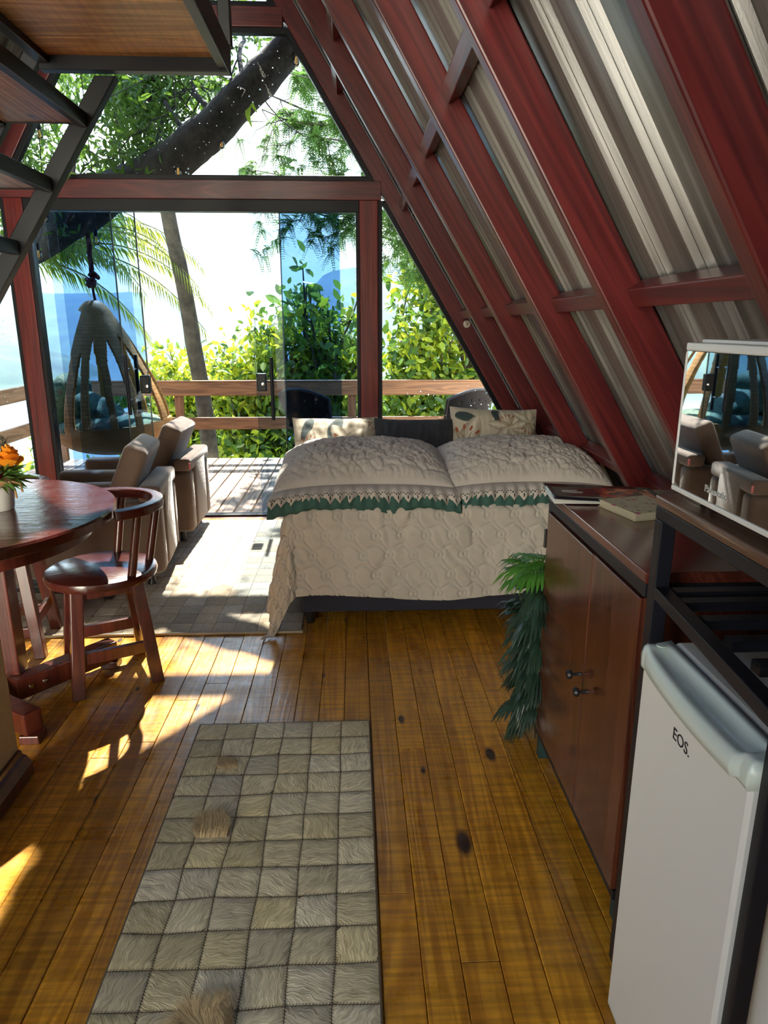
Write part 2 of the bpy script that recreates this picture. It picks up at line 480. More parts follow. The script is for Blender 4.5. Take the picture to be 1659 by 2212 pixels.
RACKW = wood('rack_top_wood', (.22,.115,.07), (.10,.045,.025), 'Y', .3, .5, 30, bump=.5, island=.1)
BLACKM = plain('black_steel', (.011,.012,.018), .38, 0, 0, spec=.3)
BLACKF = plain('black_aluminium', (.007,.008,.012), .42, 0, spec=.25)
ROOF = roof_metal()
PLASTER = plain('beige_plaster', (.42,.37,.29), .85, 0, 0, .06, 3, .15, 90)
WHITE = plain('white_enamel', (.72,.72,.70), .35, 0, .15)
PLASTICW = plain('mint_white_plastic', (.60,.68,.64), .3, 0, .2)
GLASS = glass('clear_window_glass', (.97,.985,.985), .15, True)
TINT = glass('tinted_door_glass', (.70,.785,.865), .12)
HIDE = hide('cowhide_patches', (.86,.77,.55), (.44,.375,.24))
HIDE2 = hide('cowhide_patches_tan', (.56,.47,.35), (.36,.29,.21))
# ================================================================ the setting
YG = 5.142            # indoor face of the gable frame
X0 = 1.612            # rafters' inner plane meets the floor here, right side
SL = 1.635            # roof slope dz/dx
AXC = -1.084          # the ridge is above this x
SA = atan(SL)
D = Vector((cos(SA), 0, -sin(SA)))       # down the right slope
NR = Vector((sin(SA), 0, cos(SA)))       # outward, right side
def mirx(x): return 2*AXC - x
def xin(z, off=0): return X0 + off - z / SL
ZAP = (X0 - AXC) * SL                    # apex height of the inner plane

# floor boards
mb = MB(); rr = random.Random(3)
x = -3.75
while x < 1.75:
    w = .094 + rr.uniform(-.004, .006)
    y = -1.6 + rr.uniform(0, 1.5)
    cuts = [-1.6]
    while y < 5.1:
        cuts.append(y); y += rr.uniform(1.6, 3.2)
    cuts.append(5.24)
    dz = rr.uniform(-.0012, .0008)
    for a, b in zip(cuts[:-1], cuts[1:]):
        if b - a > .05:
            mb.box(x + .0008, x + w - .0008, a + .0007, b - .0007, -.03, dz)
    x += w
fl = struct(mb, 'floor', FLOOR, 'honey-coloured varnished pine plank floor with dark knots', 'floor', bevel=.0014, seg=1)
struct(MB().box(-3.8, 1.8, -1.65, 5.24, -.12, -.031), 'trim_1', plain('dark_subfloor', (.02,.012,.008), .9), 'dark subfloor under the pine planks', 'subfloor')

# deck boards outside
mb = MB(); x = -3.35
while x < 3.0:
    mb.box(x + .005, x + .135, 5.30, 7.74, -.05, -.018 + rr.uniform(-.002, .002)); x += .14
struct(mb, 'floor_deck', DECK, 'weathered outdoor deck of grained boards beyond the glass front', 'deck', bevel=.004, seg=1)
struct(MB().box(-3.35, 3.0, 7.70, 7.745, -.22, -.052), 'trim_2', RAIL, 'timber edge joist under the outer end of the deck', 'joist', bevel=.004)
struct(MB().box(-2.6, 1.7, 5.13, 5.30, -.06, .002), 'trim_3', RED, 'red wooden door sill between the floor and the deck', 'sill', bevel=.004)
struct(MB().box(-2.2, .05, 5.165, 5.235, .002, .016), 'trim_4', BLACKF, 'black floor track of the sliding glass doors', 'door track', bevel=.002)

# gable frame: the two sloped end beams, posts and cross beams (one object each)
def slope_beam(name, y0, y1, off0, off1, mat, label, cat, side=1, a=-.03, b=None, **k):
    """beam along the slope between offsets off0..off1 outward of the inner plane; local X runs down the slope"""
    L = ZAP / sin(SA)
    b = L + .05 if b is None else b
    m = MB().box(a, b, 0, y1 - y0, off0, off1)
    o = m.build(name, mat, bevel=k.pop('bevel', .006))
    ap = Vector((AXC, y0, ZAP))
    d = Vector((cos(SA)*side, 0, -sin(SA))); n = Vector((sin(SA)*side, 0, cos(SA)))
    if side == 1:
        o.matrix_world = Matrix(((d.x,0,n.x,ap.x),(0,1,0,ap.y),(d.z,0,n.z,ap.z),(0,0,0,1)))
    else:
        o.matrix_world = Matrix(((d.x,0,n.x,ap.x),(0,-1,0,y1),(d.z,0,n.z,ap.z),(0,0,0,1)))
    return meta(o, label, cat, None, 'structure')

slope_beam('trim_5', YG, YG + .085, 0, .109, RED, 'red sloped end beam framing the right edge of the glass front', 'beam', 1)
slope_beam('trim_6', YG, YG + .085, 0, .109, RED, 'red sloped end beam framing the left edge of the glass front', 'beam', -1)
struct(MB().box(mirx(xin(2.30)), xin(2.30), YG - .002, YG + .083, 2.255, 2.377), 'trim_7', RED, 'long red cross beam above the glass doors', 'beam', bevel=.005)
struct(MB().box(mirx(xin(3.34)), xin(3.34), YG - .001, YG + .084, 3.285, 3.40), 'trim_8', RED, 'short red cross beam above the upper trapezoid window', 'beam', bevel=.005)
struct(MB().box(.053, .183, YG - .004, YG + .08, 0, 2.255), 'trim_9', RED_Z, 'red upright post behind the bed, right of the glass doors', 'post', bevel=.005)
struct(MB().box(-2.347, -2.222, YG - .004, YG + .08, 0, 2.255), 'trim_10', RED_Z, 'red upright post at the outer left end of the glass doors', 'post', bevel=.005)
# black window and door frames
def strip_frame(poly, w, y0, y1):
    """a frame of width w just inside the polygon (counter-clockwise in x,z)"""
    n = len(poly); m = MB()
    P = [Vector(p) for p in poly]
    def off(i):
        a, b, c = P[i-1], P[i], P[(i+1) % n]
        e1, e2 = (b-a).normalized(), (c-b).normalized()
        n1, n2 = Vector((-e1.y, e1.x)), Vector((-e2.y, e2.x))
        k = w / max(.2, (1 + n1.dot(n2)))
        return b + (n1 + n2) * k
    Q = [off(i) for i in range(n)]
    for i in range(n):
        j = (i+1) % n
        m.prism([tuple(P[i]), tuple(P[j]), tuple(Q[j]), tuple(Q[i])], 'Y', y0, y1)
    return m, [tuple(q) for q in Q]
def window(idx, poly, w, label, specks=True):
    fm, q = strip_frame(poly, w, YG + .012, YG + .07)
    pm = MB().prism(q, 'Y', YG + .040, YG + .046)
    o = struct(pm, 'window_%d' % idx, GLASS, label, 'window')
    fm.build('window_frame', BLACKF, o, bevel=.002, label='black aluminium frame')
    return o
window(1, [(mirx(xin(2.377)), 2.377), (xin(2.377), 2.377), (xin(3.285), 3.285), (mirx(xin(3.285)), 3.285)], .032, 'upper trapezoid window pane full of trees above the red cross beam')
window(2, [(.183, .03), (xin(.03), .03), (xin(2.255), 2.255), (.183, 2.255)], .030, 'triangular side window behind the bed between post and sloped beam')
window(3, [(mirx(xin(.03)), .03), (-2.347, .03), (-2.347, 2.255), (mirx(xin(2.255)), 2.255)], .030, 'triangular side window beyond the dining table looking onto the lake')
window(4, [(mirx(xin(3.40)), 3.40), (xin(3.40), 3.40), (AXC, ZAP)], .032, 'topmost triangular window pane under the ridge')
# door header and jambs
struct(MB().box(-2.222, .053, YG + .004, YG + .085, 2.178, 2.255), 'trim_11', BLACKF, 'black door header rail under the red cross beam', 'door header', bevel=.003)
struct(MB().box(.028, .053, YG + .004, YG + .085, .002, 2.178), 'trim_12', BLACKF, 'black door jamb against the red post behind the bed', 'door jamb', bevel=.002)
struct(MB().box(-2.222, -2.196, YG + .004, YG + .085, .002, 2.178), 'trim_13', BLACKF, 'black door jamb against the outer left red post', 'door jamb', bevel=.002)

# glass doors: frameless tinted panes stacked at both ends
EDGE = plain('dark_glass_edge', (.01,.02,.02), .15)
CHROME = plain('chrome', (.6,.6,.6), .12, 1.0)
def pane(idx, xa, xb, y, label, edge_at=None):
    o = struct(MB().box(xa, xb, y, y + .008, .018, 2.176), 'door_%d' % idx, TINT, label, 'glass door')
    if edge_at is not None:
        MB().box(edge_at - .004, edge_at + .004, y - .001, y + .009, .018, 2.176).build('edge_seal', EDGE, o, label='dark sealed pane edge')
    return o
def handle(o, x, y, z0, z1, side):
    m = MB(); yy = y - .045 if side < 0 else y + .053
    m.tube([(x, yy, z0), (x, yy, z1)], .0135, 14)
    h = m.build('handle', BLACKF, o, True, label='black tubular pull handle')
    for z in (z0 + .10, z1 - .10):
        MB().tube([(x, min(y, yy), z), (x, max(y + .008, yy), z)], .008, 10).build('handle_standoff', CHROME, h, True)
def lock(o, x, y, z):
    b = MB().box(x - .036, x + .036, y - .022, y + .03, z - .065, z + .065).build('lock', BLACKF, o, bevel=.008, label='black lock case')
    MB().lathe([(.0, 0), (.011, 0), (.011, .004), (0, .005)], n=16, M=Matrix.Translation((x + .012, y - .022, z - .012)) @ Matrix.Rotation(pi/2, 4, 'X')).build('key_cylinder', CHROME, b, True)
p = pane(1, -2.195, -1.655, 5.170, 'fixed tinted glass door pane nearest the outer left post', -1.655)
p = pane(2, -2.10, -1.56, 5.190, 'second tinted glass door pane of the stack in front of the egg chair')
handle(p, -1.635, 5.19, .79, 1.215, -1)
p = pane(3, -2.04, -1.503, 5.210, 'sliding tinted glass door pane with a lock case beside the egg chair', -1.503)
handle(p, -1.60, 5.21, .79, 1.215, 1)
lock(p, -1.525, 5.21, 1.005)
p = pane(4, -.713, -.085, 5.170, 'sliding tinted glass door pane with lock and pull handle beside the bed')
lock(p, -.672, 5.17, 1.02)
handle(p, -.592, 5.17, .75, 1.20, -1)
p = pane(5, -.503, .026, 5.190, 'tinted glass door pane behind the bed with a dark edge', -.503)
p = pane(6, -.503, -.09, 5.210, 'outermost tinted glass door pane of the stack behind the bed')

# right and left roof: corrugated panels, rafters, blocking
def roof_panel(name, side, label):
    L = ZAP / sin(SA) + .45
    prof = []; y = -1.4
    while y < 5.28:
        prof += [(y, .128), (y + .05, .128), (y + .062, .146), (y + .085, .146), (y + .097, .128), (y + .10, .128), (y + .112, .146), (y + .135, .146), (y + .147, .128)]
        y += .21
    m = MB(); vs, fs = [], []
    nx = 2
    for i in range(nx):
        xx = (-.10, L)[i]
        vs += [(xx, p[0], p[1]) for p in prof]
    k = len(prof)
    fs = [(j, j+1, k+j+1, k+j) for j in range(k-1)]
    m.add(vs, fs)
    o = m.build(name, ROOF, solid=.003)
    ap = Vector((AXC, 0, ZAP)); d = Vector((cos(SA)*side, 0, -sin(SA))); n = Vector((sin(SA)*side, 0, cos(SA)))
    yy = 1 if side == 1 else 1
    M = Matrix(((d.x,0,n.x,ap.x),(0,1,0,0),(d.z,0,n.z,ap.z),(0,0,0,1)))
    me = o.data
    for v in me.vertices: v.co = v.co
    o.matrix_world = M
    return meta(o, label, 'roof', None, 'structure')
roof_panel('ceiling_right', 1, 'grey wood-grained corrugated metal roof lining over the bed and sideboard')
roof_panel('ceiling_left', -1, 'grey corrugated metal roof lining on the stair side')
RY = [(4.258, 4.308), (3.566, 3.628), (2.747, 2.815), (1.978, 2.032), (1.203, 1.258), (.43, .485), (-.35, -.295), (-1.13, -1.075)]
ordn = ['first', 'second', 'third', 'fourth', 'fifth', 'sixth', 'seventh', 'eighth']
ti = 14
for k, (a, b) in enumerate(RY):
    slope_beam('trim_%d' % ti, a, b, 0, .112, RED, '%s red rafter back from the glass front on the right slope' % ordn[k], 'rafter', 1); ti += 1
    slope_beam('trim_%d' % ti, a, b, 0, .112, RED, '%s red rafter back from the glass front on the left slope' % ordn[k], 'rafter', -1); ti += 1
# blocking between the rafters, near the panels
edges = [(YG, YG + .085)] + RY
for k in range(len(edges) - 1):
    ya, yb = edges[k+1][1], edges[k][0]
    for zc, nm in ((.75, 'lowest'), (1.46, 'lower'), (2.175, 'upper'), (2.89, 'high'), (3.6, 'topmost')):
        s = (ZAP - zc) / sin(SA)
        for side in (1, -1):
            if side == -1 and (k > 4): continue
            m = MB().box(s - .028, s + .028, ya, yb, .062, .120)
            o = m.build('trim_%d' % ti, RED_Y, bevel=.004)
            ti += 1
            ap = Vector((AXC, 0, ZAP)); d = Vector((cos(SA)*side, 0, -sin(SA))); n = Vector((sin(SA)*side, 0, cos(SA)))
            o.matrix_world = Matrix(((d.x,0,n.x,ap.x),(0,1,0,0),(d.z,0,n.z,ap.z),(0,0,0,1)))
            if side == -1:
                o.data.flip_normals()
            meta(o, '%s red blocking piece in the %s gap from the glass on the %s slope' % (nm, ordn[k], 'right' if side == 1 else 'left'), 'blocking', None, 'structure')
# outer fascia along the roof edge, seen through the glass
FASC = plain('mossy_fascia', (.06,.065,.055), .9, 0, 0, .5, 30, .6, 60)
slope_beam('trim_%d' % ti, 5.29, 5.32, .02, .15, FASC, 'dark weathered fascia board under the right roof edge outdoors', 'fascia', 1); ti += 1
slope_beam('trim_%d' % ti, 5.29, 5.32, .02, .15, FASC, 'dark weathered fascia board under the left roof edge outdoors', 'fascia', -1); ti += 1

# partition at the left with its baseboard
struct(MB().box(-1.132, -1.105, .2, 2.02, 0, 2.10), 'wall_left', PLASTER, 'beige plastered partition end beside the dining table', 'partition', bevel=.004)
m = MB().prism([(-1.105, .0), (-1.062, .0), (-1.062, .045), (-1.078, .07), (-1.090, .075), (-1.094, .09), (-1.105, .09)], 'Y', .2, 2.015)
struct(m, 'baseboard_left', MAHO, 'reddish brown wooden baseboard of the beige partition', 'baseboard', bevel=.003)

# unseen back wall added to block light from behind, open at its left side
WALLW = wood('light_block_boards', (.30,.13,.06), (.18,.07,.03), 'Z', .5, .1, 26, bump=.1)
m = MB(); zt = lambda x: (ZAP + .1) - abs(x - AXC)*SL
x = -1.15
while x < 1.70:
    x2 = min(1.70, x + .14)
    m.prism([(x+.001, 0), (x2-.001, 0), (x2-.001, max(.05, zt(x2))), (x+.001, max(.06, zt(x)))], 'Y', -1.43, -1.40); x = x2
struct(m, 'wall_back_light_block', WALLW, 'unseen board wall added behind the viewer to block light, open on the left', 'wall')

# ================================================================ staircase with landing
st = thing('staircase', 'black steel staircase with wooden treads and plank landing overhead', 'staircase', (-2.3, 2.95, 0))
YS = 2.95
m = MB()   # landing planks, grain along X
for ya, yb in ((1.6, 1.87), (1.87, 2.16), (2.16, 2.45), (2.45, 2.742), (2.742, 2.93)):
    m.box(-1.13, -.462, ya + .0035, yb - .0035, 2.372, 2.412)
m.build('landing_planks', TREAD, st, world=True, bevel=.003, label='natural planks seen from below')
m = MB()
m.box(-1.135, -.445, YS - .045, YS, 2.325, 2.42)
m.box(-1.135, -1.095, 1.6, YS - .046, 2.345, 2.371); m.box(-1.14, -1.132, 1.6, YS - .046, 2.345, 2.42)
m.box(-.485, -.452, 1.6, YS - .046, 2.335, 2.371); m.box(-.451, -.443, 1.6, YS, 2.325, 2.42)
m.box(-1.135, -.445, 1.555, 1.598, 2.325, 2.42)
m.build('landing_frame', BLACKM, st, world=True, bevel=.003, label='black steel angle frame')
# stringers: far one and near one, down to the floor
def stringer(y0, y1, dx=0, top=2.318, name='stringer', w=.078):
    k = (1.407 - .874) / (2.314 - 1.534)
    xb = lambda z: -.874 + dx - (2.314 - z) * k
    zb = 0.0
    MB().prism([(xb(top), top), (xb(top) - w, top), (xb(zb) - w, zb), (xb(zb), zb)], 'Y', y0, y1).build(name, BLACKM, st, world=True, bevel=.003)
    return xb
xb = stringer(YS - .012, YS + .038)
stringer(2.06, 2.10)
for i in range(9):
    zt = 2.155 - .2275 * i
    if zt < .2: break
    xr = -1.005 - .1535 * i
    y0, y1 = 2.075, YS - .02
    m = MB().box(xr - .29, xr - .02, y0 + .01, y1 - .01, zt, zt + .035)
    m.build('tread', TREADY, st, world=True, bevel=.003, label='wooden stair tread')
    m = MB()
    m.box(xr - .019, xr + .012, y0, y1, zt - .012, zt + .042)
    m.box(xr - .32, xr - .291, y0, y1, zt - .012, zt + .042)
    m.box(xr - .291, xr - .019, y1 - .009, y1, zt - .004, zt + .042)
    m.box(xr - .291, xr - .019, y0, y0 + .009, zt - .004, zt + .042)
    m.build('tread_frame', BLACKM, st, world=True, bevel=.003)
# railing: sloping mid rail and hand rail, posts
def railbar(dz, name):
    a = Vector((-.93, YS + .02, 2.314 + dz)); k = (1.407 - .874) / (2.314 - 1.534)
    b = Vector((-.93 - (2.314 - .2) * k, YS + .02, .2 + dz))
    MB().bar(a, b, .035, .06, (1, 0, 0)).build(name, BLACKM, st, world=True, bevel=.003)
railbar(.43, 'mid_rail'); railbar(.85, 'hand_rail')
MB().box(-.482, -.437, YS - .02, YS + .025, 2.42, 3.3).build('rail_post', BLACKM, st, world=True, bevel=.003)
MB().box(-.97, -.925, YS - .0, YS + .045, 2.42, 3.2).build('rail_post', BLACKM, st, world=True, bevel=.003)

# ================================================================ deck railing
rl = thing('deck_railing', 'brown timber railing along the far edge of the deck', 'railing', (0, 7.62, -.02))
m = MB(); m.box(-3.30, 2.9, 7.60, 7.64, .69, .832); m.build('top_rail', RAIL, rl, world=True, bevel=.005)
MB().box(-3.30, 2.9, 7.595, 7.66, .833, .852).build('cap_rail', RAIL, rl, world=True, bevel=.004)
MB().box(-3.30, 2.9, 7.60, 7.64, .325, .455).build('mid_rail', RAIL, rl, world=True, bevel=.005)
for xx in (-3.2, -1.90, -.02, 1.85):
    MB().box(xx - .045, xx + .045, 7.641, 7.70, -.02, .83).build('post', RAILZ, rl, world=True, bevel=.005)
rl2 = thing('deck_railing', 'pale timber railing along the lake side of the deck, left of the post', 'railing', (-3.33, 6.4, -.02))
MB().box(-3.36, -3.32, 5.32, 7.58, .69, .832).build('top_rail', RAILY, rl2, world=True, bevel=.005)
MB().box(-3.36, -3.32, 5.32, 7.58, .325, .455).build('mid_rail', RAILY, rl2, world=True, bevel=.005)
for yy in (5.4, 6.45):
    MB().box(-3.40, -3.361, yy - .045, yy + .045, -.10, .83).build('post', RAILZ, rl2, world=True, bevel=.005)
# ================================================================ rugs
def patch_rug(name, x0, x1, y0, y1, nx, ny, mat, label, cat, edge=.012, h=.0034, stitches=False, jit=.004):
    t = thing(name, label, cat, ((x0+x1)/2, (y0+y1)/2, 0))
    bind = plain(name + '_backing', (.13,.10,.065), .9)
    MB().box(x0 - .004, x1 + .004, y0 - .004, y1 + .004, .0012, .005).build('backing', bind, t, world=True, bevel=.002)
    rs = random.Random(5); m = MB(); sm = MB()
    px = [x0 + (x1-x0)*i/nx for i in range(nx+1)]; py = [y0 + (y1-y0)*j/ny for j in range(ny+1)]
    P = {(i, j): (px[i] + (rs.uniform(-jit, jit) if 0 < i < nx else 0), py[j] + (rs.uniform(-jit, jit) if 0 < j < ny else rs.uniform(-jit, jit)*.4)) for i in range(nx+1) for j in range(ny+1)}
    for i in range(nx):
        for j in range(ny):
            a, b, c, d = P[i,j], P[i+1,j], P[i+1,j+1], P[i,j+1]
            g = .0011; hh = h + rs.uniform(-.0005, .0008); n = 5
            def fn(u, v):
                x = (a[0]*(1-u)+b[0]*u)*(1-v) + (d[0]*(1-u)+c[0]*u)*v
                y = (a[1]*(1-u)+b[1]*u)*(1-v) + (d[1]*(1-u)+c[1]*u)*v
                cx, cyy = (a[0]+c[0])/2, (a[1]+c[1])/2
                k = 1 - 2*g/(abs(c[0]-a[0]))
                e = min(u, 1-u, v, 1-v)
                z = .0052 + hh*min(1, e*9)**.5 + .0007*noise.noise((x*30, y*30, 3.1))
                return (cx + (x-cx)*k, cyy + (y-cyy)*k, z)
            m.grid(fn, 8, 8)
    m.build('hide_patches', mat, t, smooth='all', world=True)
    if stitches:
        th = plain(name + '_thread', (.055,.042,.028), .9)
        for i in range(nx+1):
            for j in range(ny):
                p, q = Vector((*P[i,j], .0086)), Vector((*P[i,j+1], .0086))
                if 0 < i < nx: zig(sm, p, q)
        for j in range(ny+1):
            for i in range(nx):
                p, q = Vector((*P[i,j], .0086)), Vector((*P[i+1,j], .0086))
                if 0 < j < ny: zig(sm, p, q)
        sm.build('stitching', th, t, world=True, label='dark zigzag thread')
    return t
def zig(sm, p, q):
    d = q - p; L = d.length; d.normalize(); r = Vector((-d.y, d.x, 0))
    k = 14
    for s in range(k):
        a = p + d*(L*(s+.1)/k) - r*.0045; b = p + d*(L*(s+.6)/k) + r*.0045
        w = d*.0007; z = Vector((0, 0, .0008))
        n = len(sm.v)
        sm.v += [tuple(a-w-z*3), tuple(a+w-z*3), tuple((a+b)/2+w+z), tuple((a+b)/2-w+z), tuple(b+w-z*3), tuple(b-w-z*3)]
        sm.f += [(n, n+1, n+2, n+3), (n+3, n+2, n+4, n+5)]
def fur_tuft(parent, cx, cyy, w, n, ln, seed, mat):
    rs = random.Random(seed); m = MB()
    for _ in range(n):
        x, y = cx + rs.uniform(-w, w)*.5, cyy + rs.uniform(-w, w)*.5
        a = noise.noise((x*14, y*14, seed))*3 + 2.2
        l = ln*rs.uniform(.6, 1.1); lean = rs.uniform(.5, 1.3)
        dx, dy = cos(a)*lean, sin(a)*lean
        px, py = -dy, dx; k = .0009/max(.3, hypot(px, py))
        pts = []
        for s, hgt in ((0, 0), (.5, .75), (1, .95)):
            pts.append((x + dx*l*s, y + dy*l*s, .012 + l*.55*hgt*(1.3 - lean*.5)))
        nn = len(m.v)
        for s, p in enumerate(pts):
            kk = k*(1 - s*.42)
            m.v += [(p[0]-px*kk, p[1]-py*kk, p[2]), (p[0]+px*kk, p[1]+py*kk, p[2])]
        m.f += [(nn, nn+1, nn+3, nn+2), (nn+2, nn+3, nn+5, nn+4)]
    return m.build('fur_tuft', mat, parent, world=True, kind='stuff', label='longer fluffy cream hair', flip=False)
FUR = leafmat('cream_fur', (.72,.58,.36), (.52,.40,.23), .25, (.8,.65,.4), .8)
runner = patch_rug('rug_runner', -.575, .043, .86, 2.272, 6, 14, HIDE, 'long narrow cream cowhide patchwork runner on the pine floor', 'rug', stitches=True)
pw = .618/6; ph = 1.412/14
fur_tuft(runner, -.575 + pw*1.5, 2.272 - ph*5.5, .085, 1500, .034, 1, FUR)
fur_tuft(runner, -.575 + pw*2.5, 2.272 - ph*11.6, .10, 2200, .05, 2, FUR)
fur_tuft(runner, -.575 + pw*1.4, 2.272 - ph*2.5, .06, 500, .018, 4, FUR)
big = patch_rug('area_rug', -2.18, -.265, 3.065, 5.06, 18, 18, HIDE2, 'large tan cowhide patchwork rug under the armchairs', 'rug', h=.003)
MB().box(-2.195, -.255, 3.045, 3.064, .001, .014).build('edge_binding', plain('rug_binding', (.38,.32,.24), .9, var=.1), big, world=True, bevel=.004)

# ================================================================ dining table
TC = (-1.50, 2.49)
tb = thing('dining_table', 'round dark mahogany dining table with a flower pot on it', 'table', (TC[0], TC[1], 0))
MB().lathe([(.0, .715), (.575, .715), (.592, .722), (.594, .752), (.588, .760), (0, .760)], n=96).build('tabletop', MAHO_TOP, tb, True)
MB().lathe([(.0, .655), (.50, .655), (.50, .714), (0, .714)], n=64).build('apron', MAHO, tb, True)
def foot(a, b):
    m = MB(); m.bar((a[0]-TC[0], a[1]-TC[1], .075), (b[0]-TC[0], b[1]-TC[1], .075), .07, .085)
    f = m.build('foot_beam', MAHO, tb, bevel=.006)
    return f
f1 = foot((-1.32, 2.435), (-1.05, 2.775)); 
f2 = foot((-1.74, 2.57), (-1.135, 2.20)); foot((-1.76, 2.20), (-1.34, 2.42))
for (x, y) in ((-1.32+.035, 2.435+.044), (-1.32+.07, 2.435+.085)):
    n2 = Vector((.79, -.62, 0))
    c = Vector((x - TC[0], y - TC[1], .075)) + n2*.035
    MB().lathe([(0, 0), (.011, 0), (.008, .006), (0, .007)], n=14, M=Matrix.Translation(c) @ n2.to_track_quat('Z', 'Y').to_matrix().to_4x4()).build('bolt', CHROME, f1, True)
def tleg(x, y):
    MB().box(x - TC[0] - .038, x - TC[0] + .038, y - TC[1] - .038, y - TC[1] + .038, .118, .655).build('leg', MAHO, tb, bevel=.005)
tleg(-1.335, 2.50); tleg(-1.66, 2.50)
for (x, y) in ((-1.06, 2.76), (-1.15, 2.21), (-1.73, 2.56), (-1.74, 2.21)):
    MB().box(x - TC[0] - .035, x - TC[0] + .035, y - TC[1] - .035, y - TC[1] + .035, 0, .033).build('foot_pad', MAHO, tb, bevel=.004)
# spreading foot with a chamfered end that shows beyond the partition
m = MB(); m.prism([(-.06, .0), (.05, 0), (.05, .05), (-.06, .115)], 'Y', -.04, .04)

# ================================================================ dining chairs: round seat, four splayed legs, curved back rail on three spindles
def make_chair(loc, rz, label):
    t = thing('dining_chair', label, 'chair', loc, rz, 'dining chairs around the round table')
    MB().lathe([(0, .436), (.195, .436), (.212, .442), (.217, .458), (.213, .474), (.200, .480), (0, .481)], n=64).build('seat', MAHO_TOP, t, True)
    MB().box(-.12, .12, -.12, .12, .39, .4355).build('seat_frame', MAHO, t, bevel=.004)
    for sx in (-1, 1):
        for sy in (-1, 1):
            top = Vector((sx*.112, sy*.112, .436)); bot = Vector((sx*.152, sy*.152, 0))
            m = MB(); w = .024
            vs = [(p.x+a*w, p.y+b*w, p.z) for p in (bot, top) for a, b in ((-1,-1),(1,-1),(1,1),(-1,1))]
            m.add(vs, [(0,3,2,1),(4,5,6,7),(0,1,5,4),(1,2,6,5),(2,3,7,6),(3,0,4,7)])
            m.build('leg', MAHO, t, bevel=.004)
    for k, (a, b, z) in enumerate((((-1,-1),(1,-1),.155), ((1,-1),(1,1),.115), ((1,1),(-1,1),.155), ((-1,1),(-1,-1),.115))):
        q = .152 - .04*z/.436
        MB().bar((a[0]*q, a[1]*q, z), (b[0]*q, b[1]*q, z), .02, .05).build('stretcher', MAHO, t, bevel=.003)
    # back rail arc: centred on +x
    A0, A1 = radians(-88), radians(88); n = 36; R, w2, h2 = .205, .022, .019
    vs, fs = [], []
    for i in range(n+1):
        a = A0 + (A1-A0)*i/n
        for rr_, zz in ((R-w2, -h2), (R+w2, -h2), (R+w2, h2), (R-w2, h2)):
            vs.append((.035 + rr_*cos(a), rr_*sin(a), .735+zz))
    for i in range(n):
        for k in range(4):
            fs.append((i*4+k, i*4+(k+1) % 4, i*4+4+(k+1) % 4, i*4+4+k))
    fs += [(3,2,1,0), (n*4, n*4+1, n*4+2, n*4+3)]
    MB().add(vs, fs).build('back_rail', MAHO_TOP, t, bevel=.006)
    for ang in (-62, 0, 62):
        a = radians(ang)
        MB().tube([(.0 + .188*cos(a), .188*sin(a), .47), (.035 + .203*cos(a), .203*sin(a), .722)], [.0165, .0165], 14).build('spindle', MAHO, t, True)
    return t
ch = make_chair((-1.03, 2.69, 0), radians(27), 'dining chair with its round seat and curved back turned towards the bed')
dup(ch, (-1.575, 2.98, 0), radians(100), 'dining chair half hidden behind the round table by the armchair')

# ================================================================ flower pot on the table
fp = thing('flower_pot', 'white flower pot with orange and red roses on the round table', 'potted flowers', (-1.325, 2.545, .7605))
MB().lathe([(0, 0), (.05, 0), (.054, .006), (.064, .115), (.067, .118), (.061, .118), (.056, .105), (0, .10)], n=40).build('pot', plain('pot_white', (.62,.60,.57), .4, var=.04), fp, True)
m = MB()
for k in range(7):
    m.tube([((.0655+.002*sin(i*1.7+k))*cos(2*pi*i/40), (.0655+.002*sin(i*1.7+k))*sin(2*pi*i/40), .098 + k*.0045 + .0015*sin(i*.9+k)) for i in range(40)], .003, 6, closed=True)
m.tube([(.063, -.025, .11), (.085, -.035, .085), (.088, -.035, .05)], .004, 6); m.tube([(.066, -.018, .11), (.10, -.02, .10), (.105, -.02, .07)], .004, 6)
m.build('twine', plain('jute_twine', (.36,.20,.09), .9, bump=.4, bscale=200), fp, True)
G1 = leafmat('bouquet_green', (.12,.26,.05), (.04,.11,.03), .35)
def rose(c, r, mat, seed):
    rs = random.Random(seed); m = MB()
    for k in range(26):
        fr = k/25; rad = r*(.12 + .88*fr); a0 = k*2.4; h = r*(.75 - .9*fr*fr)
        hw = .55 + .3*fr
        def pf(u, v):
            an = a0 + (u-.5)*2*hw
            rr_ = rad*(.55 + .45*v + .12*v*v*fr)
            return (c[0]+rr_*cos(an)*(1 - .0*v), c[1]+rr_*sin(an), c[2] + h - r*.7 + r*.95*v*(1 - .35*fr) - .25*r*(2*u-1)**2*v)
        m.grid(pf, 6, 4)
    return m.build('rose', mat, fp, smooth='all', flip=False)
OR = leafmat('rose_orange', (.85,.33,.02), (.75,.20,.01), .35, (.9,.4,.02)); RD = leafmat('rose_red', (.70,.05,.035), (.5,.02,.04), .3, (.8,.1,.05)); PK = leafmat('rose_magenta', (.50,.02,.12), (.35,.01,.08), .3, (.6,.05,.2))
rose((.060, .0, .20), .048, OR, 1).__setitem__('label', 'large orange rose')
rose((.004, -.045, .190), .034, RD, 2).__setitem__('label', 'red rose')
rose((.030, -.055, .150), .028, PK, 3).__setitem__('label', 'magenta rose')
rose((-.035, -.02, .215), .034, RD, 4); rose((-.05, -.055, .165), .03, OR, 5); rose((-.02, .045, .20), .034, PK, 6)
m = MB(); rs = random.Random(9)
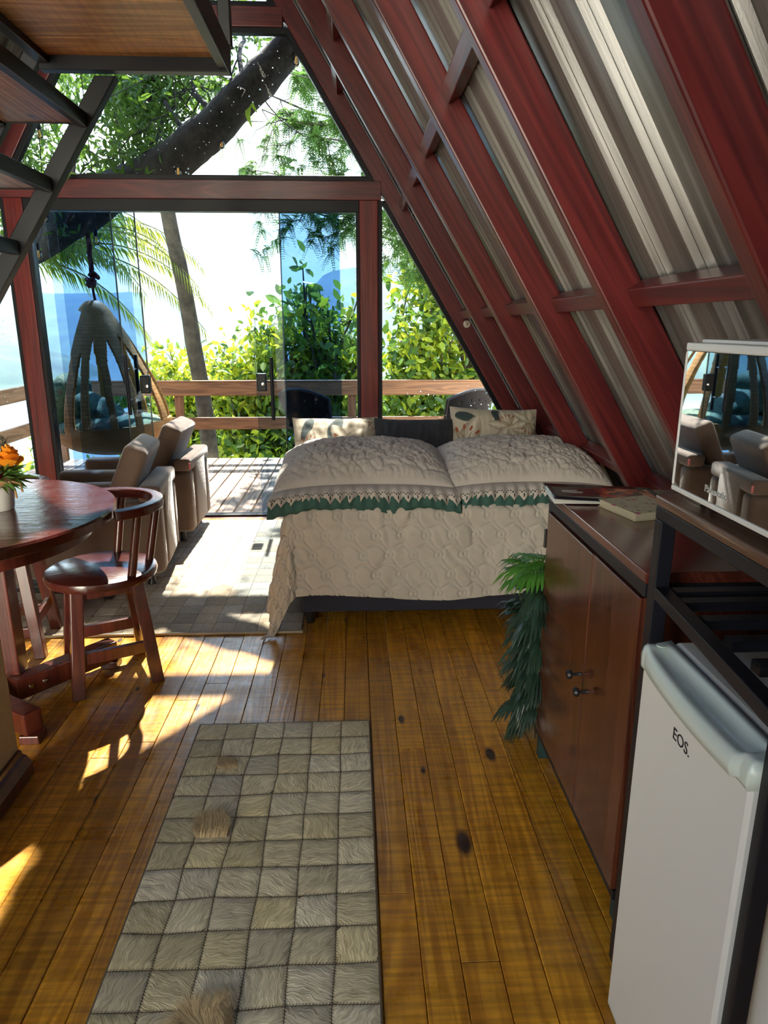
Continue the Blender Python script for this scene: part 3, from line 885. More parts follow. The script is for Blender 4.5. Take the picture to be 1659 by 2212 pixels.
for k in range(300):
    a = rs.uniform(0, 2*pi); el = rs.uniform(-.35, 1.0); L = rs.uniform(.05, .115)
    o = Vector((rs.uniform(-.03,.03), rs.uniform(-.03,.03), .115)); d = Vector((cos(a)*cos(el), sin(a)*cos(el), sin(el)*.9))
    s = d.cross(Vector((rs.uniform(-1,1), rs.uniform(-1,1), 1))).normalized()
    w = rs.uniform(.004, .010); t0 = o + d*L*.35
    m.add([t0, t0+d*L*.4+s*w, t0+d*L*.75+Vector((0,0,-.01)), t0+d*L*.4-s*w], [(0,1,2,3)])
m.build('foliage', G1, fp, flip=False)
m = MB()
for k in range(9):
    a = rs.uniform(0, 2*pi); tip = Vector((.05*cos(a)+.005, .05*sin(a), rs.uniform(.24, .30)))
    b0 = Vector((.01*cos(a), .01*sin(a), .12)); m.tube([b0, (b0+tip)/2 + Vector((0,0,.01)), tip], .0013, 5)
    for q in range(16):
        f = .45 + .55*q/15; c = b0.lerp(tip, f); aa = rs.uniform(0, 6.3); e = c + Vector((cos(aa)*.014, sin(aa)*.014, .012))
        m.tube([c, e], [.0015, .0008], 4)
m.build('sprig', plain('dark_sprig', (.035,.045,.03), .8), fp)

# ================================================================ armchairs (facing -x, backrest at +x)
VEL = plain('brown_velvet', (.120,.076,.056), .85, 0, 0, .16, 7, .15, 60, sheen=.5)
TAGM = plain('pink_tag', (.62,.16,.17), .7)
LEGM = plain('chair_black_metal', (.02,.02,.022), .4, .4)
def soft(name, mb, par, bev=.03, M=None):
    o = mb.build(name, VEL, par, bevel=bev, seg=4); o.data.polygons.foreach_set('use_smooth', [True]*len(o.data.polygons)); return o
def armchair(loc, rz, label):
    """local origin at the near back corner: x from -.87 to 0, y from 0 to .60"""
    t = thing('armchair', label, 'armchair', loc, rz, 'brown velvet armchairs')
    soft('arm', MB().box(-.86, 0, 0, .13, .085, .50), t, .035)
    soft('arm', MB().box(-.86, 0, .47, .60, .085, .50), t, .035)
    soft('seat', MB().box(-.84, -.13, .131, .469, .10, .40), t, .03)
    bk = soft('backrest', MB().box(-.115, .004, .135, .465, .09, .56), t, .028)
    MB().box(-.004, .007, .0, .006, .515, .555).build('tag', TAGM, bk, label='pink fabric tag')
    # backrest over the arms
    soft('backrest_top', MB().box(-.115, .003, .005, .595, .497, .585), t, .022)
    # leaning back cushion
    m = MB(); c, s_ = cos(radians(24)), sin(radians(24))
    M = Matrix(((c,0,s_,-.27),(0,1,0,0),(-s_,0,c,.42),(0,0,0,1)))
    m.box(-.065, .065, .06, .54, 0, .40, M)
    soft('back_cushion', m, t, .035)
    for (x, y) in ((-.09, .07), (-.09, .53), (-.77, .07), (-.77, .53)):
        MB().lathe([(0, 0), (.028, 0), (.020, .02), (.017, .088), (0, .088)], n=12, M=Matrix.Translation((x, y, .012))).build('leg', LEGM, t, True)
    return t
ac = armchair((-1.075, 4.47, 0), 0, 'brown velvet armchair nearer the glass doors with a leaning back cushion')
ac2 = dup(ac, (-1.055, 3.67, 0), radians(6), 'brown velvet armchair nearer the dining table, half behind it')
m = MB(); m.bar((-.86, -.05, .03), (-.1, -.14, .03), .03, .02)
lt = thing('armchair_base', 'low black metal foot under the armchair behind the dining chair', 'metal base', (-1.45, 3.55, .012))  # black base of the nearer armchair, not of a lamp
MB().bar((-.45, .06, .022), (.12, -.03, .022), .028, .02).build('base_bar', LEGM, lt, bevel=.003)
MB().box(.105, .15, -.06, 0, 0, .034).build('foot', LEGM, lt, bevel=.006)

# ================================================================ bed
BX0, BX1, BY0, BY1, BZ = -.285, 1.16, 3.12, 4.93, .615
bd = thing('bed', 'double bed with a quilted white bedspread hanging over a dark base', 'bed', ((BX0+BX1)/2, (BY0+BY1)/2, 0))
NAVY = plain('navy_base_fabric', (.022,.022,.038), .9, bump=.2, bscale=200)
MB().box(BX0+.02, BX1-.01, BY0+.02, BY1, .065, .33).build('base', NAVY, bd, world=True, bevel=.012)
MB().box(BX0+.012, BX1-.005, BY0+.012, BY1, .332, .585).build('mattress', plain('mattress_ticking', (.5,.5,.48), .9), bd, world=True, bevel=.03)
for (x, y) in ((BX0+.06, BY0+.06), (BX1-.08, BY0+.06), (BX0+.06, BY1-.08), (BX1-.08, BY1-.08)):
    MB().tube([(x, y, 0), (x, y, .064)], [.018, .026], 14).build('leg', LEGM, bd, True, world=True)
CLOTH = plain('ivory_quilt_cotton', (.50,.455,.40), .9, 0, 0, .05, 5, .12, 240, sheen=.1)
CLOTHP = plain('ivory_sham_cotton', (.54,.485,.445), .9, 0, 0, .05, 5, .12, 240, sheen=.1)
# quilted stitch lines: rows of swirls joined by s-curves
def quilt_lines(W_, H_, sx=.118, sy=.098):
    pts = []
    j = 0; b = -.75
    while b < H_:
        a = -.8 + (j % 2)*sx*.5
        while a < W_:
            for k in range(26):
                th = -.6 + k*.36; r = .006 + .021*k/25
                pts.append((a + r*cos(th)*1.15, b + r*sin(th)*.95))
            e = (a + .027*cos(8.4)*1.15, b + .026*sin(8.4)*.95)
            for k in range(22):
                f = k/21
                pts.append((e[0] - (.118+.02)*f, e[1] + .05*sin(f*2*pi)*.45 + .058*f - .05*f*(1-f)))
            a += sx
        b += sy; j += 1
    return np.array(pts)
QL = quilt_lines(1.9, 1.3)
class Near:
    def __init__(s, pts, cell=.03):
        s.c = cell; s.d = {}
        for p in pts: s.d.setdefault((int(math.floor(p[0]/cell)), int(math.floor(p[1]/cell))), []).append(p)
    def dist(s, x, y):
        i, j = int(math.floor(x/s.c)), int(math.floor(y/s.c)); best = 9
        for a in (-1, 0, 1):
            for b in (-1, 0, 1):
                for p in s.d.get((i+a, j+b), ()):
                    q = (p[0]-x)**2 + (p[1]-y)**2
                    if q < best: best = q
        return sqrt(best) if best < 9 else s.c
QN = Near(QL)
def spread(a, b):
    """a across from the left hem, b up from the front hem (metres of cloth); returns a point without relief"""
    ox = max(0., -a); oy = max(0., -b)
    x = BX0 + max(0., a); y = BY0 + max(0., b)
    d = hypot(ox, oy)
    z = BZ
    if d > 0:
        r = .035
        ph = atan2(oy, ox)
        cxn, cyn = (ox/d), (oy/d)
        if d < r*1.57:
            an = d/r; out = r*sin(an); z = BZ - r*(1-cos(an))
        else:
            dd = d - r*1.57; both = min(ox, oy)/max(1e-6, max(ox, oy))
            flare = (.05 + .10*cxn + .14*both)*dd
            wave = .016*sin((x*1 + y*0.7)*17 + ph*5)*min(1, dd*2.5)*(.35 + cxn)
            out = r + flare + wave; z = BZ - r - dd*(1 - .02)
        x -= out*cxn; y -= out*cyn
        if z < .012:
            k = .012 - z; z = .012 + .006*sin(x*60); x -= k*cxn*.6; y -= k*cyn*.6
    return Vector((x, y, z))
LA, LB = -.50, -.475
def hem(a):
    base = LB + .018*sin(a*5.1 + 1) + .03*max(0, a - .6)
    return base
def spread_fn(u, v):
    na, nb = 1.44 - LA, 1.30
    a = LA + na*u
    h = hem(a)
    b = h + (v**1.15)*(nb - h)
    if a < -.2: pass
    p = spread(a, b)
    e = .004
    px, py = spread(a+e, b) - p, spread(a, b+e) - p
    n = px.cross(py)
    if n.length > 1e-10: n.normalize()
    else: n = Vector((0, 0, 1))
    q = QN.dist(a, b)
    rel = .012*(min(1, q/.0085) - .6)
    rel += .006*noise.noise((a*15, b*15, 1.3)) + .006*noise.noise((a*6+a*b*9, b*22, 4.4)) + .010*noise.noise((a*4, b*4, 7)) - .006*(1 - min(1, abs(noise.noise((a*7+3, b*5, 2.2)))*5))
    return p + n*rel
mb = MB().grid(spread_fn, 420, 250)
sp = mb.build('bedspread', CLOTH, bd, smooth='all', world=True, solid=.006, label='ivory quilted bedspread with stitched swirls')
# hem piping
# pillows with frilled shams
GREEN = plain('dark_teal_cotton', (.040,.105,.090), .9, 0, 0, .15, 8, .15, 120)
def pillow_thing(cx, wid, y0, label, seed, droop_l, droop_r):
    t = thing('pillow', label, 'pillow', (cx, y0 + .3, .63), 0, 'white frilled pillows on the bed')
    Lx, Ly, Tz = wid/2, .315, .092
    def base(u, v, side):
        U, V = 2*u-1, 2*v-1
        fx = max(0., 1 - abs(U)**3.2); fy = max(0., 1 - abs(V)**2.6)
        th = Tz*(fx*fy)**.48
        x = cx + U*Lx*(1 - .03*(1-abs(V))); y = y0 + .3 + V*Ly*(1 - .04*(1-abs(U)))
        dr = droop_l*max(0, -U)**3 + droop_r*max(0, U)**3
        zc = .752 + .012*V - .040*max(0, -V)**2 - dr
        if side > 0:
            k = (fx*fy)**.3
            w = .012*noise.noise((U*4+seed, V*4, .5)) + .006*noise.noise((U*14+seed, V*6, 2)) - .009*(1 - min(1, abs(noise.noise((U*7+2*V, V*5+seed, 4)))*4)) - .005*(1 - min(1, abs(noise.noise((U*16-3*V, V*9+seed, 9)))*4))
            q = QN.dist((U*.5+.5)*1.0 + seed*.03, (V*.5+.5)*.7)
            w += .006*(min(1, q/.008) - .6)
            return (x, y, zc + th*1.15 + w*k)
        return (x, y, max(.632, zc - th*.8))
    m = MB()
    m.grid(lambda u, v: base(u, v, 1), 190, 120)
    m.grid(lambda u, v: base(u, v, -1), 40, 24)
    m.build('pillow_body', CLOTHP, t, smooth='all', world=True, label='crinkled quilted ivory sham')
    # front frill: gathered band ending in a scalloped eyelet edge
    nsc = int(wid/.043)
    def band(u, v, drop, out, ph, zoff, amp):
        p = base(u, 0.0, 1); U = 2*u-1
        f = v
        ru = amp*sin(u*nsc*2.1*pi*.8 + ph)*f + amp*1.2*noise.noise((u*9+seed, f*2, ph))*f
        y = p[1] - out*sin(min(1, f*1.15)*pi/2) - ru
        z = p[2] + zoff - drop*f*f*(.55+.45*f)*(1 + .28*noise.noise((u*7+seed, .3, 1.1))) - .006*f + .004*sin(u*nsc*2.1*pi*.8 + ph)*f
        xx = p[0] + (U*.02)*f
        return (xx, y, z)
    def lace(u, v):
        sc = abs(((u*nsc) % 1) - .5)*2       # 0 at valley centre, 1 at scallop edge
        vv = v*(1 - .22*sc) if v > .55 else v
        if v > .55: vv = .55 + (v-.55)*(1 - .5*sc)
        return band(u, vv, .062, .085, .0, .001, .010)
    def keep(u, v):
        s = (u*nsc) % 1
        for (cx_, cv, ru_, rv) in ((.5, .80, .085, .075), (.30, .69, .075, .055), (.70, .69, .075, .055), (.12, .60, .06, .05), (.88, .60, .06, .05), (.5, .62, .06, .045)):
            if ((s-cx_)/ru_)**2 + ((v-cv)/rv)**2 < 1: return False
        return True
    MB().grid(lace, nsc*16, 34, keep).build('lace_frill', CLOTHP, t, smooth='all', world=True, solid=.0016, label='scalloped frill with punched eyelets')
    def green(u, v):
        return band(u, v, .088 + .010*sin(u*11+seed), .082, 1.3, -.008, .005)
    MB().grid(green, 110, 10).build('green_lining', GREEN, t, smooth='all', world=True, solid=.003, label='dark green flange')
    return t
pillow_thing(.045, .86, 3.17, 'ivory quilted pillow with eyelet frill in front of the navy cushion, nearer the doors', 1.0, .035, .02)
pillow_thing(.835, .82, 3.19, 'ivory quilted pillow with eyelet frill on the roof side of the bed', 5.0, .03, .03)

# back cushions
def flower_print(me, Wd, Hd, seed, layers):
    ca = me.color_attributes.new('print', 'FLOAT_COLOR', 'POINT')
    n = len(me.vertices); co = np.empty(n*3); me.vertices.foreach_get('co', co); co = co.reshape(-1, 3)
    X = co[:, 0]/Wd*2; Y = co[:, 1]/Hd*2
    C = np.tile(np.array([.56, .49, .38]), (n, 1))
    for kind, cx, cyy, ang, a, b, col, col2 in layers:
        c, s = cos(ang), sin(ang)
        dx, dy = (X-cx)*Wd/Hd, Y-cyy
        p, q = dx*c + dy*s, -dx*s + dy*c
        if kind == 'leaf':        # pointed leaf from its root along +p
            t = p/a; w = b*np.sqrt(np.clip(np.sin(np.clip(t, 0, 1)*pi), 0, None))*(1 - .35*t)
            inside = (t > 0) & (t < 1) & (np.abs(q) < w)
            sh = np.clip(np.abs(q)/np.maximum(w, 1e-4), 0, 1)
            cc = np.array(col)[None]*(1-sh[:, None]) + np.array(col2)[None]*sh[:, None]
            rib = (np.abs(np.sin(q*40/b*.06 + 3*t)) < .12)
            cc = np.where(rib[:, None], cc*.82, cc)
        else:
            inside = (p/a)**2 + (q/b)**2 < 1
            cc = np.tile(np.array(col), (n, 1))
        C = np.where(inside[:, None], cc, C)
    out = np.ones((n, 4)); out[:, :3] = C
    ca.data.foreach_set('color', out.reshape(-1))
PET = (.70,.63,.51); PET2 = (.33,.26,.18); LF = (.035,.055,.060); LF2 = (.060,.085,.080); RS = (.36,.075,.03)
def lily(cx, cyy, R, rot, open_=1.0):
    L = []
    for k in range(6):
        a = rot + k*pi/3*open_
        L.append(('leaf', cx, cyy, a, R, R*.30, PET, PET2))
    for k in range(5):
        a = rot + .3 + k*.36
        L.append(('leaf', cx, cyy, a, R*.55, R*.018, (.30,.22,.10), (.25,.18,.08)))
        L.append(('dot', cx + .62*R*cos(a)*.75, cyy + .62*R*sin(a), a, .05*R/.6, .018*R/.6, RS, RS))
    return L
PRINT = vcol('floral_cushion_fabric')
def cushion_thing(loc, tilt, rz, wd, hd, th, mat, label, print_layers=None, sag=0.02, roll=0):
    t = thing('cushion', label, 'cushion', loc, rz)
    def fn(u, v, side):
        U, V = 2*u-1, 2*v-1
        f = max(0., (1-abs(U)**2.4)*(1-abs(V)**2.4))
        pin = 1 - .055*(1 - U*U)*abs(V)**2 - 0
        x = U*wd/2*(1 - .06*(1-V*V)); y = V*hd/2*(1 - .06*(1-U*U))
        z = side*th/2*f**.5 + .004*noise.noise((U*5+loc[0]*9, V*5, side))*f**.3 + .006*noise.noise((U*9, V*2.5+loc[0]*5, side*3))*f**.3
        return Vector((x, y, z))
    c, s_ = cos(tilt), sin(tilt)
    m = MB(); m.grid(lambda u, v: fn(u, v, 1), 150, 110); m.grid(lambda u, v: fn(u, v, -1), 40, 30)
    o = m.build('cover', mat, t, smooth='all')
    o.rotation_euler = (tilt, roll, 0)
    if print_layers: flower_print(o.data, wd, hd, 1, print_layers)
    m = MB(); pts = []
    for k in range(120):
        q = k/120*4; i = int(q); f = q - i
        u, v = [(f, 0), (1, f), (1-f, 1), (0, 1-f)][i]
        pts.append(fn(u, v, 0))
    m.tube(pts, .0035, 6, closed=True)
    e = m.build('piped_edge', mat if not print_layers else CLOTHP, o, True)
    return t
cushion_thing((-.10, 3.87, .742), radians(48), radians(3), .49, .44, .15, PRINT, 'floral cushion with cream lilies at the door side of the bed',
    [('leaf', -.55, .9, -1.9, .8, .16, LF, LF2), ('leaf', -.15, .1, 1.2, .9, .2, LF, LF2), ('dot', .1, 1.0, 0, .5, .18, LF, LF)] + lily(-.62, -.1, .55, .4) + lily(.22, -.12, .78, 2.0) + [('leaf', .42, .1, -.5, .75, .10, LF2, LF)] + lily(.95, .8, .4, 3.1))
cushion_thing((.345, 3.84, .73), radians(52), radians(-2), .46, .44, .15, plain('charcoal_cushion', (.030,.033,.042), .85, 0, 0, .1, 6, .2, 150, sheen=.2), 'plain charcoal cushion between the two floral ones')
cushion_thing((.795, 3.86, .765), radians(55), radians(-3), .50, .47, .16, PRINT, 'floral cushion with a red-stamened lily against the roof side',
    [('leaf', -.9, .75, -.4, .6, .16, LF, LF2), ('leaf', -.05, .85, -.9, .7, .18, LF, LF2), ('leaf', .25, -.4, .4, .9, .14, LF2, LF), ('dot', .15, .55, .6, .2, .14, LF, LF)] + lily(-.72, -.25, .95, .15) + lily(.32, .35, .55, .9) + [('leaf', .05, -.65, .3, 1.0, .12, LF2, LF), ('leaf', .9, -.8, 1.9, .9, .12, LF, LF2)] + lily(.78, .55, .5, 3.6), roll=radians(2))

# ================================================================ sideboard
sb = thing('sideboard', 'dark varnished wooden sideboard with two doors beside the bed', 'sideboard', (.83, 1.69, 0))
SX, SXB, SY0, SY1 = .610, 1.02, 1.335, 2.065
MB().box(SX+.012, SXB, SY0+.01, SY1-.01, .11, .865).build('body', CABW, sb, world=True, bevel=.003)
MB().box(SX-.004, SXB+.01, SY0-.004, SY1+.01, .897, .922).build('top', CABTOP, sb, world=True, bevel=.003)
m = MB()
m.box(SX-.002, SX+.022, SY0, SY1+.006, .866, .896); m.box(SXB-.02, SXB+.006, SY0, SY1+.006, .866, .896)
m.box(SX+.023, SXB-.021, SY1-.02, SY1+.006, .866, .896); m.box(SX+.023, SXB-.021, SY0, SY0+.022, .866, .896)
m.box(SX-.002, SX+.022, SY0, SY1+.006, .083, .109); m.box(SX-.002, SX+.020, SY1-.012, SY1+.006, .110, .865)
m.build('frame', BLACKM, sb, world=True, bevel=.002, label='black steel frame')
for i, (a, b) in enumerate(((SY0+.004, 1.632), (1.636, SY1-.014))):
    d = MB().box(SX-.008, SX+.0115, a, b, .112, .862 - .002*i).build('door', CABW, sb, world=True, bevel=.002)
    kx = 1.597 if i == 0 else 1.660; kz = .495 if i == 0 else .512
    k = MB().lathe([(0, 0), (.007, 0), (.005, .004), (.004, .022), (.012, .024), (.0135, .030), (.010, .036), (0, .037)], n=18, M=Matrix.Translation((SX-.008, kx, kz)) @ Matrix.Rotation(-pi/2, 4, 'Y'))
    ko = k.build('knob', LEGM, sb, True, world=True)
    ko.parent = d
    ko['label'] = 'small black metal knob'
h = MB().box(SX-.012, SX-.002, SY1-.008, SY1+.004, .74, .80).build('hinge', LEGM, sb, world=True, bevel=.002)
DKG = plain('dark_green_leg', (.015,.045,.045), .5)
for (x, y) in ((SX+.02, SY1-.03), (SXB-.03, SY1-.03), (SX+.03, SY0+.03), (SXB-.03, SY0+.03)):
    MB().box(x-.016, x+.016, y-.016, y+.016, 0, .082).build('leg', DKG, sb, world=True, bevel=.002)

# magazine and notebook
mg = thing('magazine', 'glossy black magazine with a red picture on its cover on the sideboard', 'magazine', (.75, 1.99, .9225), radians(-6))
BLKP = plain('black_gloss_cover', (.012,.014,.022), .18, 0, .5)
def page(z, up, lift):
    def fn(u, v):
        return (-.165 + .33*u, -.105 + .21*v, z + lift*(1-u)**2*up + .002*sin(u*3))
    return fn
for k in range(5):
    MB().grid(page(.001 + .0012*k, 1.0 if k > 2 else .3, .004*k*.7), 16, 4).build('page' if 0 < k < 4 else 'cover', BLKP if k in (0, 4) else plain('magazine_paper', (.6,.58,.55), .4), mg, smooth='all', solid=.0006)
def cover_pic():
    m, n, l, b = nodes('cover_picture')
    tc = n.new('ShaderNodeTexCoord'); vo = n.new('ShaderNodeTexVoronoi'); vo.inputs['Scale'].default_value = 42
    rp = n.new('ShaderNodeValToRGB'); e = rp.color_ramp.elements
    e[0].color = (.03,.02,.02,1); e[1].color = (.85,.35,.12,1); e.new(.35).color = (.55,.04,.025,1); e.new(.6).color = (.75,.22,.06,1); e.new(.86).color = (.25,.05,.03,1)
    l.new(tc.outputs['Object'], vo.inputs['Vector'])
    sp_ = n.new('ShaderNodeSeparateColor'); l.new(vo.outputs['Color'], sp_.inputs[0]); l.new(sp_.outputs[0], rp.inputs[0])
    l.new(rp.outputs[0], b.inputs['Base Color']); b.inputs['Roughness'].default_value = .18; return m
def picf(u, v):
    x, y = -.02 + .165*u, -.085 + .155*v; U = (x+.165)/.33
    return (x, y, .0058 + .0112*(1-U)**2 + .002*sin(U*3) + .0007)
MB().grid(picf, 10, 3).build('cover_picture', cover_pic(), mg, smooth='all', label='red and orange cover picture')
def text(s, size, parent, M, mat, name='lettering', ext=.0004, sx=1.0):
    c = bpy.data.curves.new(name, 'FONT'); c.body = s; c.size = size; c.extrude = ext; c.align_x = 'LEFT'; c.resolution_u = 4
    o = bpy.data.objects.new(name, c); COL.objects.link(o); c.materials.append(mat); dg = bpy.context.evaluated_depsgraph_get(); me = bpy.data.meshes.new_from_object(o.evaluated_get(dg)); bpy.data.objects.remove(o)
    o = bpy.data.objects.new(name, me); COL.objects.link(o); o.parent = parent; o.matrix_local = M @ Matrix.Diagonal((sx, 1, 1, 1)); return o
PALE = plain('pale_print', (.45,.43,.42), .4)
for k, w in enumerate((.045, .06)):
    MB().box(-.125, -.125 + w, .005 - .014*k, .009 - .014*k, .0155 - .001*k, .0166 - .001*k).build('title_line', PALE, mg)
nb = thing('notebook', 'cream notebook with a pink blossom cover lying beside the magazine', 'notebook', (.79, 1.815, .9225), radians(14))
PAPER = plain('notebook_paper', (.55,.49,.36), .8)
MB().box(-.078, .078, -.085, .085, 0, .003).build('back_cover', plain('notebook_cover', (.46,.41,.26), .5), nb, bevel=.001)
m = MB()
for k in range(6): m.box(-.075, .0755 - .001*k, -.082, .082, .0032 + .0026*k, .0054 + .0026*k)
m.build('pages', PAPER, nb, bevel=.0006)
def blossom():
    m, n, l, b = nodes('blossom_cover')
    tc = n.new('ShaderNodeTexCoord'); vo = n.new('ShaderNodeTexVoronoi'); vo.inputs['Scale'].default_value = 30
    l.new(tc.outputs['Object'], vo.inputs['Vector'])
    r = n.new('ShaderNodeValToRGB'); e = r.color_ramp.elements
    e[0].position = .22; e[0].color = (.42,.06,.13,1); e[1].position = .34; e[1].color = (.52,.47,.30,1)
    l.new(vo.outputs['Distance'], r.inputs[0])
    wv = n.new('ShaderNodeTexNoise'); wv.inputs['Scale'].default_value = 38; wv.inputs['Detail'].default_value = 1
    l.new(tc.outputs['Object'], wv.inputs['Vector'])
    r2 = n.new('ShaderNodeValToRGB'); e2 = r2.color_ramp.elements; e2[0].position = .485; e2[0].color = (0,0,0,1); e2[1].position = .515; e2[1].color = (0,0,0,1); e2.new(.5).color = (1,1,1,1)
    l.new(wv.outputs['Fac'], r2.inputs[0])
    mx = n.new('ShaderNodeMix'); mx.data_type = 'RGBA'; mx.inputs[7].default_value = (.03,.025,.03,1)
    l.new(r2.outputs[0], mx.inputs[0]); l.new(r.outputs[0], mx.inputs[6]); l.new(mx.outputs[2], b.inputs['Base Color']); b.inputs['Roughness'].default_value = .4; return m
MB().box(-.078, .078, -.085, .085, .0190, .0215).build('front_cover', blossom(), nb, bevel=.001)

# ================================================================ steel rack, refrigerator, microwave
rk = thing('steel_rack', 'black steel rack with a wooden top carrying the microwave over the refrigerator', 'rack', (.79, 1.02, 0))
RX0, RX1, RY0, RY1 = .580, .985, .715, 1.262
for (x, y, w, d) in ((RX0, RY1-.03, .03, .03), (RX1-.03, RY1-.03, .03, .03), (.540, .757, .026, .021), (RX1-.03, .757, .03, .021)):
    MB().box(x, x+w, y, y+d, 0, 1.062).build('post', BLACKM, rk, world=True, bevel=.002)
m = MB(); m.box(RX0, RX0+.03, .779, RY1, 1.063, 1.088); m.box(.54, RX1, .757, .7785, 1.063, 1.088); m.box(RX1-.03, RX1, .779, RY1, 1.063, 1.088); m.box(RX0+.031, RX1-.031, RY1-.03, RY1, 1.063, 1.088)
m.build('top_frame', BLACKM, rk, world=True, bevel=.002)
MB().box(RX0-.002, RX1, .60, RY1+.004, 1.0885, 1.108).build('top_board', RACKW, rk, world=True, bevel=.004, label='varnished wooden board')
sh = MB(); sh.bar((.557, .7795, .9175), (RX0+.015, RY1-.031, .9175), .028, .025); sh.box(RX1-.03, RX1, .806, RY1-.031, .905, .930)
sh.box(RX0+.031, RX1-.031, RY1-.06, RY1-.031, .905, .930)
so = sh.build('shelf_frame', BLACKM, rk, world=True, bevel=.002)
for k in range(5):
    y = .83 + .082*k
    MB().box(RX0+.026, RX1-.0305, y, y+.028, .908, .927).build('shelf_slat', BLACKM, rk, world=True, bevel=.002)

fr = thing('refrigerator', 'small white refrigerator standing under the steel rack', 'refrigerator', (.78, .95, 0))
FX, FY0, FY1 = .530, .780, 1.138
MB().box(FX+.052, .955, FY0+.012, FY1-.004, .015, .862).build('body', WHITE, fr, world=True, bevel=.008)
def dr_front(u, v):
    return (FX + .004*(2*u-1)**2, FY0 + (FY1-FY0)*u, .02 + .792*v)
dm = MB().box(FX, FX+.048, FY0, FY1, .022, .812)
door = dm.build('door', WHITE, fr, world=True, bevel=.006)
# moulded grip along the door's top: a swooping lip with a scooped recess
def lip(u, v):
    y = FY1 - (FY1-FY0)*u
    e = sin(pi*min(1, max(0, (u-.05)/1.05)))**.55 if .05 < u < .925 else 0
    prof = [(FX+.048, .812), (FX-.004, .812 - .0*e), (FX-.005-.010*e, .818 - .006*e), (FX-.006-.014*e, .838 - .010*e), (FX-.002-.012*e, .852 - .008*e), (FX+.004-.008*e, .857 - .006*e), (FX+.012+.004*e, .856 - .030*e), (FX+.024+.006*e, .857 - .026*e), (FX+.033, .859), (FX+.048, .862), (FX+.048, .830)]
    k = min(len(prof)-1, int(round(v*(len(prof)-1))))
    return (prof[k][0], y, prof[k][1])
lg = MB().grid(lip, 60, 10); lg.f += [tuple(range(11)), tuple(60*11 + q for q in range(11))[::-1]]
lg.build('door_grip', PLASTICW, door, smooth='all', flip=True).location = (-fr.location.x, -fr.location.y, 0)
MB().lathe([(0, 0), (.009, 0), (.009, .002), (0, .0025)], n=16, M=Matrix.Translation((FX+.022 - fr.location.x, FY1-.018 - fr.location.y, .8605))).build('hinge_cap', PLASTICW, door, True)
MB().box(FX+.0485, FX+.0515, FY0+.006, FY1-.006, .03, .85).build('door_gasket', plain('grey_gasket', (.30,.30,.27), .6), fr, world=True)
MB().box(FX+.004, FX+.05, FY0+.004, FY1+.006, .006, .0215).build('kick_strip', PLASTICW, fr, world=True, bevel=.003)
MB().box(FX+.06, .95, FY0+.02, FY1-.012, 0, .0148).build('plinth', BLACKM, fr, world=True)
INK = plain('black_ink', (.012,.012,.015), .4)
MT = Matrix(((0,0,-1,FX-.0006 - fr.location.x),(-1,0,0,1.0005 - fr.location.y),(0,1,0,.752),(0,0,0,1)))
text('EOS.', .030, door, MT, INK)

mw = thing('microwave', 'white microwave with a mirrored door on top of the steel rack', 'microwave', (.76, .98, 1.108))
MX, MY0, MY1, MZ0, MZ1 = .585, .60, 1.222, 1.128, 1.392
MB().box(MX+.028, .955, MY0+.004, MY1-.004, MZ0+.002, MZ1-.002).build('case', WHITE, mw, world=True, bevel=.006)
MB().box(MX+.012, .95, MY0+.0, MY1-.03, MZ1+.0, MZ1+.006).build('top_panel', WHITE, mw, world=True, bevel=.002)
m = MB(); w = .010
m.box(MX, MX+.027, MY0, MY1, MZ1-.014, MZ1); m.box(MX, MX+.027, MY0, MY1, MZ0, MZ0+w); m.box(MX, MX+.027, MY1-.006, MY1, MZ0+w, MZ1-.014); m.box(MX, MX+.027, MY0, MY0+w, MZ0+w, MZ1-.014)
mdoor = m.build('door_frame', WHITE, mw, world=True, bevel=.003)
MIR = plain('mirror_glass', (.78,.84,.86), .015, 1.0)
MB().box(MX+.002, MX+.026, MY0+w+.0005, MY1-.0065, MZ0+w+.0005, MZ1-.0145).build('mirrored_door', MIR, mw, world=True)
MT = Matrix(((0,0,-1,MX+.0012 - mw.location.x),(-1,0,0,1.103 - mw.location.y),(0,1,0,MZ0+.0245 - mw.location.z),(0,0,0,1)))
text('Panasonic', .017, mw, MT, plain('silver_print', (.62,.62,.60), .35), ext=.0003)
for (x, y) in ((MX+.05, MY1-.05), (.92, MY1-.05), (MX+.05, MY0+.05), (.92, MY0+.05)):
    MB().lathe([(0, 0), (.014, 0), (.014, .020), (0, .020)], n=12, M=Matrix.Translation((x, y, 1.1085))).build('foot', LEGM, mw, True, world=True)

